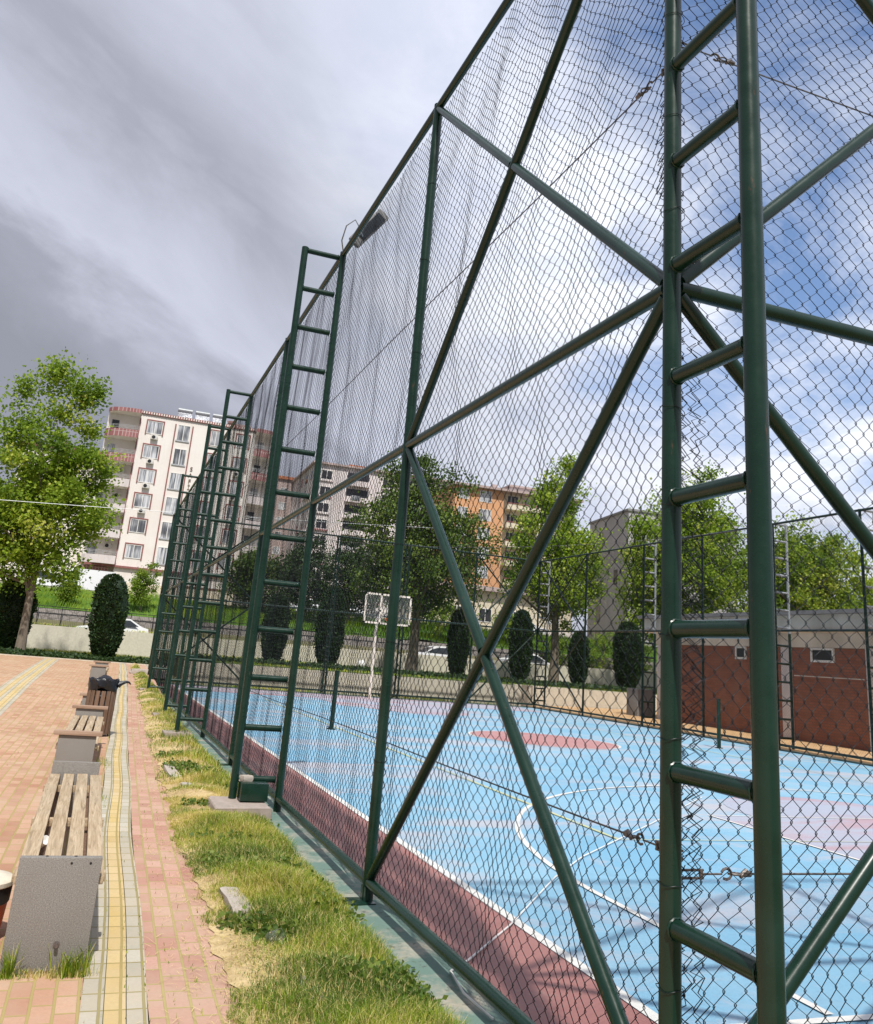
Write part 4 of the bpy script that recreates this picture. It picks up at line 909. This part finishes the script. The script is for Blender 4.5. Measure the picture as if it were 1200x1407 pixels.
# ------------------------------------------------------------------ cars
def car(label, loc, rz, van=False, proto=[None]):
    t = thing('parked_van' if van else 'parked_car', label, 'van' if van else 'car', loc, rz, 'white vehicles parked on the roads')
    if van: lo = [(-2.3, .35), (2.3, .35), (2.35, .8), (2.1, 1.05), (1.5, 1.85), (1.3, 2.0), (-2.2, 2.0), (-2.35, 1.5)]
    else: lo = [(-2.1, .32), (2.05, .32), (2.12, .62), (1.95, .80), (1.05, .95), (.35, 1.40), (.0, 1.47), (-1.0, 1.47), (-1.75, 1.05), (-2.12, .95), (-2.18, .6)]
    W = .86; n = len(lo); vs = []; 
    for sgn in (-1, 1):
        for x, z in lo: vs.append((x, sgn*W*(1 if z < 1 else (.92 if van else .78)), z))
    fs = [tuple(range(n)), tuple(range(2*n-1, n-1, -1))]+[(k, k+n, (k+1) % n+n, (k+1) % n) for k in range(n)]
    MB().add(vs, fs).build('body', M['car_white'], t, ang=50)
    for sgn in (-1, 1):
        if van: quad = [(1.95, 1.1), (1.45, 1.72), (.6, 1.75), (.6, 1.12)]
        else: quad = [(.92, .98), (.32, 1.34), (-1.0, 1.38), (-1.55, 1.04)]
        wv = [(x, sgn*(W*(1-(.08 if van else .22)*max(0, min(1, (z-.95)/.45)))+.014), z) for x, z in quad]
        MB().add(wv, [(0, 1, 2, 3) if sgn < 0 else (3, 2, 1, 0)]).build('side_window', M['glass_dark'], t, smooth=False)
        MB().b2(2.0, 2.13, sgn*.72-.13, sgn*.72+.13, .60, .74, bev=.02).build('headlight', M['pane'], t)
        MB().b2(-2.2, -2.08, sgn*.74-.1, sgn*.74+.1, .68, .86, bev=.02).build('tail_light', M['red_trim'], t)
        for x in (-1.3, 1.3):
            wl = MB().tube((x, sgn*(W-.2), .32), (x, sgn*(W+.012), .32), .32, 18).build('wheel', M['black'], t)
            MB().tube((x, sgn*(W+.01), .32), (x, sgn*(W+.02), .32), .19, 14).build('rim', M['galv'], wl)
    f0, f1_ = ((2.1, 1.05), (1.5, 1.85)) if van else ((1.05, .95), (.35, 1.40))
    nx, nz = (f1_[1]-f0[1]), -(f1_[0]-f0[0]); q = math.hypot(nx, nz); nx, nz = nx/q*.015, nz/q*.015
    MB().add([(f0[0]-.03+nx, -W*.78, f0[1]+.05+nz), (f0[0]-.03+nx, W*.78, f0[1]+.05+nz), (f1_[0]+.06+nx, W*.7, f1_[1]-.05+nz), (f1_[0]+.06+nx, -W*.7, f1_[1]-.05+nz)], [(0, 1, 2, 3)]).build('windscreen', M['glass_dark'], t, smooth=False)
    if not van: MB().add([(-1.1, -W*.7, 1.43), (-1.1, W*.7, 1.43), (-1.74, W*.76, 1.09), (-1.74, -W*.76, 1.09)], [(0, 1, 2, 3)]).build('rear_window', M['glass_dark'], t, smooth=False)
    MB().b2(2.06, 2.16, -.8, .8, .34, .5, bev=.02).b2(-2.22, -2.14, -.8, .8, .36, .54, bev=.02).build('bumper', M['black'], t)
    return t
car('white hatchback half hidden behind the big clipped cypress', (.72, 58.6, 1.1), PI*1.0+.05)
car('white saloon car roof showing right of the hoop pole', (22.35, 59.0, 1.12), PI)
car('white car on the lower road by the cypress under the braces', (29.7, 59.0, 1.15), 0)
car('white van parked by the pink apartment building', (-1.7, 79.0, 4.58), PI+.1, True)
car('white car parked on the upper road left of the van', (-4.6, 77.6, 4.58), .1)
car('first small white car on the upper road facing the court', (17.45, 79.0, 4.6), -PI/2+.3)
car('second small white car on the upper road near the backboard', (20.85, 79.5, 4.6), -PI/2+.3)
car('white car parked beyond the low wall at the left edge', (-7.81, 59.0, 0.99), 0)
car('white car on the upper road between the shrubs', (38.47, 78.0, 4.58), .2)
# sign by the road
sg = thing('road_sign', 'small round pale red road sign right of the hoop', 'sign', (19.9, 57.0, .99))
MB().tube((0, 0, 0), (0, 0, 1.2), .03, 8).build('sign_post', M['galv'], sg); MB().tube((0, -.02, 1.28), (0, -.05, 1.28), .26, 20).build('sign_ring', M['red_trim_light'], sg); MB().tube((0, -.05, 1.28), (0, -.056, 1.28), .19, 20).build('sign_face', M['white'], sg)
gl = thing('garden_globe', 'small white globe lamp on the shaded grass left of the hoop', 'lamp', (12.5, 43.2, .84))
MB().lathe([(.06*math.sin(a)*3.4, .30-.20*math.cos(a)) for a in np.linspace(0.05, PI-.05, 12)], n=16).build('globe', M['white'], gl); MB().tube((0, 0, 0), (0, 0, .14), .07, 10).build('base', M['black'], gl)

# ------------------------------------------------------------------ buildings
def window(par, x, y, z, w, h, trim=None, pane='pane', rows=1, mull=2):
    """in a facade facing -Y: x centre, z sill"""
    m_ = MB(); fw = .07
    m_.b2(x-w/2, x+w/2, y-.06, y+.02, z, z+fw).b2(x-w/2, x+w/2, y-.06, y+.02, z+h-fw, z+h).b2(x-w/2, x-w/2+fw, y-.06, y+.02, z+fw, z+h-fw).b2(x+w/2-fw, x+w/2, y-.06, y+.02, z+fw, z+h-fw)
    for k in range(1, mull): m_.b2(x-w/2+w*k/mull-fw/2, x-w/2+w*k/mull+fw/2, y-.055, y+.02, z+fw, z+h-fw)
    f = m_.build('window', M['white'], par, smooth=False)
    MB().b2(x-w/2+.02, x+w/2-.02, y-.03, y+.01, z+.02, z+h-.02).build('pane', M[pane], f, smooth=False)
    if trim:
        q = MB().b2(x-w/2-.16, x-w/2-.02, y-.09, y+.02, z-.12, z+h+.16).b2(x+w/2+.02, x+w/2+.16, y-.09, y+.02, z-.12, z+h+.16).b2(x-w/2-.015, x+w/2+.015, y-.085, y+.02, z+h+.02, z+h+.16)
        q.build('window_surround', M[trim], f, smooth=False)
    return f
def ac(par, x, y, z):
    u = MB().b2(x-.4, x+.4, y-.36, y-.03, z, z+.55, bev=.02).build('air_conditioner', M['acunit'], par)
    MB().tube((x-.08, y-.365, z+.28), (x-.08, y-.375, z+.28), .21, 16).build('fan_grille', M['dark'], u)
def text(par, s, x, y, z, size, m):
    cu = bpy.data.curves.new('letter', 'FONT'); cu.body = s; cu.size = size; cu.extrude = .03; cu.align_x = 'CENTER'
    o = bpy.data.objects.new('letter', cu); dg = bpy.context.evaluated_depsgraph_get(); col.objects.link(o); bpy.context.view_layer.update(); dg.update()
    me = bpy.data.meshes.new_from_object(o.evaluated_get(dg)); bpy.data.objects.remove(o)
    me.materials.clear(); me.materials.append(m); q = bpy.data.objects.new('letter', me); q.location = (x, y, z); q.rotation_euler = (R(90), 0, 0); return link(q, par)
# --- A: cream and pink block on the left
A = thing('apartment_building', 'cream and pink apartment block with red parapets and rounded balconies', 'building', (.46, 105, 5.7))
zR, FH, z1 = 21.15, 2.92, 3.55
MB().b2(0, 13.55, 0, 14, 0, zR).build('wall', M['pink_wall'], A)
MB().b2(-3.6, -.01, 1.5, 14, 0, zR).build('wall', M['pink_wall'], A)
MB().b2(13.56, 16.6, 1.5, 14, 0, zR).build('wall', M['pink_wall'], A)
MB().b2(-12.5, -3.61, 6, 18, 0, zR-4.5).build('wall', M['pink_wall'], A)
rt = MB().b2(-.15, 13.7, -.15, 14.1, zR+.002, zR+.35); rt.build('roof_parapet', M['red_trim'], A)
MB().b2(-12.7, -3.62, 5.8, 18.1, zR-4.5+.002, zR-4.15).build('roof_parapet', M['red_trim'], A)
m_ = MB()
for k in range(48): m_.b2(-.1+k*.288, .03+k*.288, -.22, -.152, zR+.06, zR+.30)
m_.build('dentil_course', M['pink_wall'], A)
def bal_poly(x0, x1, y0, bulge, left=True, n=10):
    pts = []
    for k in range(n+1):
        s = k/n; x = x0+(x1-x0)*s; y = y0-bulge*(1-abs(2*s-1)**2.6) if not left else y0-bulge*min(1, math.sqrt(max(0, 1-(1-s)**2)))
        pts.append((x, y))
    return pts
def balcony(par, x0, x1, yb, z, left, rail, floor_i):
    front = bal_poly(x0, x1, 0.9, 1.7, True) if left else [(x1-(x-x0), y) for x, y in reversed([(q[0], q[1]) for q in bal_poly(x0, x1, .9, 1.7, True)])]
    if not left: front = [(x0+x1-x, y) for x, y in bal_poly(x0, x1, .9, 1.7, True)][::-1]
    poly = front+[(x1, yb), (x0, yb)]
    s = MB().prism(poly[::-1] if True else poly, z-.15, z).build('balcony', M['pink_wall'], par, smooth=False)
    if rail == 'top': h0, h1, m_ = 0, .0, None
    w_ = MB(); th = .1
    h = .75 if rail in ('red', 'white') else .3
    for (xa, ya), (xb, yb_) in zip(front[:-1], front[1:]):
        d = Vector((xb-xa, yb_-ya, 0)); nrm = Vector((d.y, -d.x, 0)).normalized()*.06
        w_.add([(xa, ya, z-.16), (xb, yb_, z-.16), (xb, yb_, z+h), (xa, ya, z+h), (xa+nrm.x, ya+nrm.y, z-.16), (xb+nrm.x, yb_+nrm.y, z-.16), (xb+nrm.x, yb_+nrm.y, z+h), (xa+nrm.x, ya+nrm.y, z+h)],
               [(0, 1, 2, 3), (7, 6, 5, 4), (3, 2, 6, 7), (0, 4, 5, 1), (0, 3, 7, 4), (1, 5, 6, 2)])
    w_.build('parapet', M['red_trim_light' if rail in ('red', 'top') else 'white_wall'], s, smooth=False)
    if rail != 'top':
        r_ = MB()
        for zz in (h+.18, h+.36, h+.5): r_.path([(x, y+.03, z+zz) for x, y in front], .022, 5)
        for x, y in front[::2]: r_.tube((x, y+.03, z+h), (x, y+.03, z+h+.5), .02, 5)
        r_.build('balcony_rail', M['rail_metal'], s)
        m_ = MB().b2(x0+.5, x0+1.3, yb-.06, yb+.0, z+.05, z+2.1).build('balcony_door', M['pane_dark' if floor_i % 2 else 'pane'], s)
for i in range(6):
    z = z1+i*FH; rail = 'red' if i in (4, 5) else 'white'
    balcony(A, -3.6, -.02, 1.49, z, True, rail, i); balcony(A, 13.57, 16.6, 1.49, z, False, rail, i+1)
    window(A, 1.75, 0, z+.75, 1.75, 1.55, 'red_trim'); window(A, 5.05, 0, z+.35, 1.45, 2.05); window(A, 8.85, 0, z+.45, 1.2, 1.85, 'red_trim'); window(A, 12.1, 0, z+.7, 1.5, 1.6, 'red_trim')
    MB().b2(4.25, 5.85, -.10, -.0, z+.34, z+.50).build('sill', M['rail_metal'], A)
    if i >= 2: ac(A, 1.85, 0, z+.08)
    if i in (2, 3, 4): ac(A, 11.9, 0, z+.02)
    if i in (0, 1, 2, 3): ac(A, -1.1, 1.49, z+1.7)
balcony(A, -3.6, -.02, 1.49, zR+.0, True, 'top', 0); balcony(A, 13.57, 16.6, 1.49, zR, False, 'top', 0)
for x in (4.05, 6.05, -.0): MB().b2(x-.07, x+.07, -.1, .02, z1-.3, zR-.6).build('pilaster_trim', M['red_trim'], A)
MB().b2(-3.7, 13.7, -.3, .0, z1-.42, z1-.2).build('string_course', M['red_trim'], A)
MB().b2(.02, 13.5, -.06, -.004, 0, 1.6).build('shop_front', M['cream_wall'], A)
MB().b2(6.5, 13.4, -.1, -.062, 1.62, 1.86).build('shutter_slot', M['wood_bin'], A)
MB().prism([(-3.3, .4), (-.6, .4), (-.9, 1.4), (-2.8, 1.4)], z1-2.0, z1-.46).build('bracket', M['red_trim_light'], A)
for k, ch in enumerate('SAF\u0130RA'): text(A, ch, 6.62, -.04, 15.15-k*.74, .72, M['wood_bin'])
for k in range(3):
    x = 5.0+k*2.1; hcoll = MB().box((x, 2.0, zR+1.0), (1.7, 1.9, .08), rot=Matrix.Rotation(R(42), 3, 'X')).build('solar_panel', M['pane'], A)
    MB().tube((x-.85, 2.7, zR+1.85), (x+.85, 2.7, zR+1.85), .27, 14).build('water_tank', M['galv'], hcoll); MB().tube((x-.7, 2.6, zR+.3), (x-.7, 2.6, zR+1.7), .04, 6).tube((x+.7, 2.6, zR+.3), (x+.7, 2.6, zR+1.7), .04, 6).build('stand', M['galv'], hcoll)
MB().lathe([(0, 0), (.3, .03), (.55, .12), (.6, .15)], (10.6, 1.2, zR+.9), 16).build('satellite_dish', M['white'], A)
MB().b2(10.2, 13.0, 1.5, 3, zR+.352, zR+1.0).build('stair_head', M['brown_wall'], A)
# --- B: tall pale block in the middle
B = thing('apartment_building', 'tall pale apartment block with dark recessed balconies behind the hoop trees', 'building', (31.3, 150, 6), R(-1.5))
MB().b2(0, 30, 0, 26, 0, 27.8).build('wall', M['white_wall'], B)
MB().b2(-.5, 30.4, -.5, 26.4, 27.805, 28.15).build('roof_edge', M['brown_wall'], B)
MB().b2(6.5, 11, 2, 7, 28.155, 28.9).build('roof_hut', M['roof_tile'], B)
for i in range(9):
    z = .9+i*2.95
    for x in (2.2, 13.6, 25.5): 
        wn = window(B, x, 0, z+.6, 2.0, 1.7, None, 'pane_dark'); MB().b2(x-1.2, x+1.2, -.25, -.07, z+.3, z+.55).build('sill', M['red_trim_light' if i % 2 else 'white_wall'], wn)
    for x in (8.0, 19.8):
        b_ = MB().b2(x-2, x+2, -.02, .0, z+.2, z+2.5).build('balcony_opening', M['pane_dark'], B); MB().b2(x-2.1, x+2.1, -1.0, -.03, z+.0, z+.2).b2(x-2.1, x+2.1, -1.0, -.92, z+.205, z+.95).build('balcony', M['white_wall'], B)
        if i % 3 == 1: MB().b2(x-1.2, x+.4, -1.06, -1.01, z+.35, z+1.2).build('laundry', M['pane'], b_)
    for k, y in enumerate((3, 7.5, 12, 17)):
        MB().b2(-.05, 0, y-.8, y+.8, z+.7, z+2.3).build('window', M['pane_dark' if k != 2 else 'red_trim_light'], B)
    if i % 2: MB().b2(-.9, -.06, 1.5, 5.5, z-.05, z+.2).build('balcony', M['white_wall'], B)
# --- C: brown block behind A
Cb = thing('apartment_building', 'narrow reddish brown building squeezed between the pink and the pale block', 'building', (25.0, 172, 6))
MB().b2(0, 12, 0, 12, 0, 28.2).build('wall', M['brown_wall'], Cb); MB().b2(-.4, 12.4, -.4, 12.4, 28.205, 28.8).build('roof', M['roof_tile'], Cb)
for i in range(9):
    for x in (2, 5, 8): window(Cb, x, 0, 1.4+i*2.95, 1.4, 1.5)
# --- D: orange block
D = thing('apartment_building', 'orange apartment block with cream balconies beside the tall green tree', 'building', (46.5, 120, 5.0), R(-2))
MB().b2(0, 8.2, 0, 12, 0, 22.3).build('wall', M['orange_wall'], D)
MB().b2(8.21, 21, 1.2, 12, 0, 22.3).build('wall', M['cream_wall'], D)
MB().b2(-.4, 21.4, -.9, 12.4, 22.305, 22.65).build('roof_edge', M['brown_wall'], D)
MB().b2(10.5, 16, 3, 8, 22.66, 23.9).build('penthouse', M['white_wall'], D); MB().b2(10.2, 16.3, 2.7, 8.3, 23.905, 24.2).build('penthouse_roof', M['brown_wall'], D)
ch = MB().b2(7.4, 8.2, 3, 3.8, 22.66, 23.9).build('chimney', M['brown_wall'], D)
for i in range(7):
    z = 2.6+i*2.85
    window(D, 5.2, 0, z+.6, 2.0, 1.75, None, 'pane', mull=3); window(D, 1.6, 0, z+.7, 1.6, 1.6)
    s = MB().b2(8.6, 14.5, -.6, 1.19, z-.05, z+.12).b2(8.6, 14.5, -.6, -.48, z+.125, z+.95).build('balcony', M['cream_wall'], D)
    MB().b2(8.55, 14.55, -.65, -.605, z+.8, z+.97).build('balcony_trim', M['red_trim'], s)
    window(D, 10.2, 1.2, z+.5, 1.9, 1.9, None, 'pane_dark', mull=3); window(D, 13.0, 1.2, z+.5, 1.5, 1.9, None, 'pane', mull=2); window(D, 18.0, 1.2, z+.6, 1.9, 1.7)
MB().b2(-.1, 21, -.12, -.0, 0, 2.2).build('shop_front', M['white_wall'], D)
# --- E: grey building, F: low house far behind
E_ = thing('grey_building', 'plain grey concrete building with small dark windows between two trees', 'building', (64.3, 100, 4.5), R(-9))
MB().b2(0, 16, 0, 14, 0, 18.6).build('wall', M['grey_wall'], E_); MB().b2(-.2, 16.2, -.2, 14.2, 18.605, 18.9).build('roof_edge', M['roof_grey'], E_)
for (y, z, h, w_) in [(9.3, 14.4, 2.4, .9), (10, 4.2, 2.4, 1.5), (10, .9, 2, 1.6), (13, 1, 2, 1.4), (4, 9, 2.0, 1.2)]: MB().b2(-.05, 0, y-w_/2, y+w_/2, z, z+h).build('window', M['pane_dark'], E_)
for z in (3, 7, 11, 15):
    for x in (3, 8, 12.5): window(E_, x, 0, z, 1.8, 1.6)
F_ = thing('low_building', 'low pale building with a brown roof edge behind the hoop shrubs', 'building', (31.5, 92, 4.6))
MB().b2(0, 16, 0, 8, 0, 5.0).build('wall', M['cream_wall'], F_); MB().b2(-.5, 16.5, -.8, 8.4, 5.005, 5.5).build('roof', M['brown_wall'], F_)
for x in (2, 5.5, 9, 12.5): window(F_, x, 0, 1.6, 1.6, 1.5, None, 'pane_dark')
# --- brick house beside the court
H = thing('brick_house', 'single storey red brick house with white pillars and a grey flat roof', 'house', (21.0, 16.0, .1))
MB().b2(.06, 7, .2, 14.2, -.1, 2.82).build('wall', M['brick'], H)
for y in (.1, 3.85, 7.3, 14.2): MB().b2(0, .45, y-.22, y+.22, -.1, 2.82).build('pillar', M['white_wall'], H)
MB().b2(-.02, 7.1, -.25, 14.5, 2.822, 3.25).build('beam', M['cream_fascia'], H)
MB().b2(-.55, 7.4, -.7, 14.9, 3.253, 3.33).b2(-.42, 7.3, -.6, 14.8, 3.333, 3.78).build('fascia', M['cream_fascia'], H)
MB().b2(-.6, 7.5, -.75, 15, 3.783, 3.90).build('roof', M['roof_grey'], H)
for y, w_ in ((5.75, .95), (9.5, .55)):
    f = MB().b2(-.0, .08, y-w_/2, y+w_/2, 2.38, 2.45).b2(.0, .08, y-w_/2, y-w_/2+.07, 2.45, 2.75).b2(.0, .08, y+w_/2-.07, y+w_/2, 2.45, 2.75).b2(0, .08, y-w_/2, y+w_/2, 2.75, 2.81).build('window', M['white'], H, smooth=False)
    MB().b2(.03, .055, y-w_/2+.05, y+w_/2-.05, 2.44, 2.76).build('pane', M['pane_dark'], f)
MB().b2(.045, .059, 4.2, 7.0, 1.93, 1.96).build('mortar_band', M['cream_fascia'], H)
cbk = MB().b2(20.75, 21.6, 31.4, 32.2, 0, 1.15, bev=.02).build('concrete_block', M['roof_grey']); tag(cbk, 'grey concrete block on the sand at the corner of the brick house', 'block')

# poles and wires
up = thing('lamp_pole', 'thin grey pole in front of the pink apartment building', 'pole', (5.9, 80, 4.55))
MB().tube((0, 0, 0), (0, 0, 9.6), .09, 10, .055).build('pole', M['galv'], up); MB().tube((-.05, 0, 9.5), (-.7, 0, 9.7), .03, 6).build('arm', M['galv'], up)
def sag(a, b, s, n=24): a, b = Vector(a), Vector(b); return [a.lerp(b, k/n)-Vector((0, 0, s*4*(k/n)*(1-k/n))) for k in range(n+1)]
wr = MB().path(sag((-22, 38, 5.6), (14, 38, 7.55), .2, 30), .011, 5).build('overhead_cable', M['galv']); tag(wr, 'pale overhead cable crossing in front of the left tree', 'cable')
wr = MB().path(sag((XF, YF, ZT), (XR, 20, ZT-.05), .9, 24), .006, 5).build('light_cable', M['steel']); tag(wr, 'thin sagging cable strung across the far half of the court', 'cable')

# ------------------------------------------------------------------ light
S = Vector((-.118, -.64, 1)).normalized(); EL = math.asin(S.z); AZ = math.atan2(S.x, S.y)
sd = bpy.data.lights.new('sun', 'SUN'); sd.energy = 4.0; sd.angle = R(1.1); sd.color = (1, .955, .89)
so = bpy.data.objects.new('sun', sd); col.objects.link(so); so.rotation_euler = S.to_track_quat('Z', 'Y').to_euler(); so.location = (0, -20, 30)
wd = bpy.data.worlds.new('World'); sc.world = wd; wd.use_nodes = True; nt = wd.node_tree
bg = nt.nodes['Background']; bg.inputs['Strength'].default_value = .13
sky = N(nt, 'ShaderNodeTexSky', sky_type='NISHITA', sun_disc=False, sun_elevation=EL, sun_rotation=AZ)
tc = N(nt, 'ShaderNodeTexCoord'); sp = N(nt, 'ShaderNodeSeparateXYZ'); L(nt, tc.outputs['Generated'], sp.inputs[0])
zz = math_(nt, 'ADD', math_(nt, 'MAXIMUM', sp.outputs[2], 0), .16)
pc_ = N(nt, 'ShaderNodeCombineXYZ'); L(nt, math_(nt, 'DIVIDE', sp.outputs[0], zz), pc_.inputs[0]); L(nt, math_(nt, 'DIVIDE', sp.outputs[1], zz), pc_.inputs[1])
q_ = math_(nt, 'ADD', math_(nt, 'MULTIPLY', sp.outputs[0], .46), math_(nt, 'MULTIPLY', sp.outputs[2], .87))
s_ = math_(nt, 'SUBTRACT', math_(nt, 'MULTIPLY', sp.outputs[0], .87), math_(nt, 'MULTIPLY', sp.outputs[2], .46))
cq = N(nt, 'ShaderNodeCombineXYZ'); L(nt, math_(nt, 'MULTIPLY', s_, 1.5), cq.inputs[0]); L(nt, math_(nt, 'MULTIPLY', q_, 5.), cq.inputs[1])
wq = noise(nt, cq.outputs[0], 1.6, 6, .6, .5); wf = noise(nt, tc.outputs['Generated'], 5.5, 8, .62, .4)
qq = math_(nt, 'ADD', q_, math_(nt, 'MULTIPLY', math_(nt, 'SUBTRACT', wq, .5), .26)); qq = math_(nt, 'ADD', qq, math_(nt, 'MULTIPLY', math_(nt, 'SUBTRACT', wf, .5), .10))
n2 = noise(nt, pc_.outputs[0], 2.1, 9, .62, .3)
dotn = N(nt, 'ShaderNodeVectorMath', operation='DOT_PRODUCT'); L(nt, tc.outputs['Generated'], dotn.inputs[0]); dotn.inputs[1].default_value = (.66, .54, .525)
left = N(nt, 'ShaderNodeMapRange'); left.inputs[1].default_value = .86; left.inputs[2].default_value = 1.0; left.inputs[3].default_value = .45; left.inputs[4].default_value = -.10; L(nt, dotn.outputs['Value'], left.inputs[0])
cov = math_(nt, 'ADD', math_(nt, 'MULTIPLY', n2, 1.0), left.outputs[0])
cm = ramp(nt, cov, [(.37, (0, 0, 0)), (.66, (1, 1, 1))])
dark = ramp(nt, qq, [(0.04, (2.15, 2.25, 2.68)), (0.18, (2.03, 2.12, 2.53)), (0.25, (2.51, 2.62, 3.12)), (0.315, (3.94, 4.12, 4.91)), (0.37, (3.46, 3.62, 4.31)), (0.44, (2.63, 2.75, 3.27)), (0.5, (3.16, 3.31, 3.94)), (0.58, (4.06, 4.25, 5.06)), (0.68, (4.54, 4.75, 5.65))])
puff = ramp(nt, n2, [(.4, (4.6, 5.0, 6.1)), (.62, (6.8, 7.0, 7.6))])
rt_ = N(nt, 'ShaderNodeMapRange'); rt_.inputs[1].default_value = .78; rt_.inputs[2].default_value = .94; L(nt, dotn.outputs['Value'], rt_.inputs[0])
cloud = mix(nt, rt_.outputs[0], dark, puff)
hz = N(nt, 'ShaderNodeMapRange'); hz.inputs[1].default_value = .0; hz.inputs[2].default_value = .35; hz.inputs[3].default_value = .0; hz.inputs[4].default_value = 1; L(nt, sp.outputs[2], hz.inputs[0])
skyc = mix(nt, 1.0, sky.outputs[0], (1.0, 1.05, 1.15), 'MULTIPLY')
L(nt, mix(nt, cm, skyc, cloud), bg.inputs['Color'])
sc.view_settings.view_transform = 'Standard'; sc.view_settings.look = 'None'; sc.view_settings.exposure = 0.3; sc.view_settings.gamma = 1
sc.render.engine = 'CYCLES'; sc.cycles.max_bounces = 8; sc.cycles.transparent_max_bounces = 12
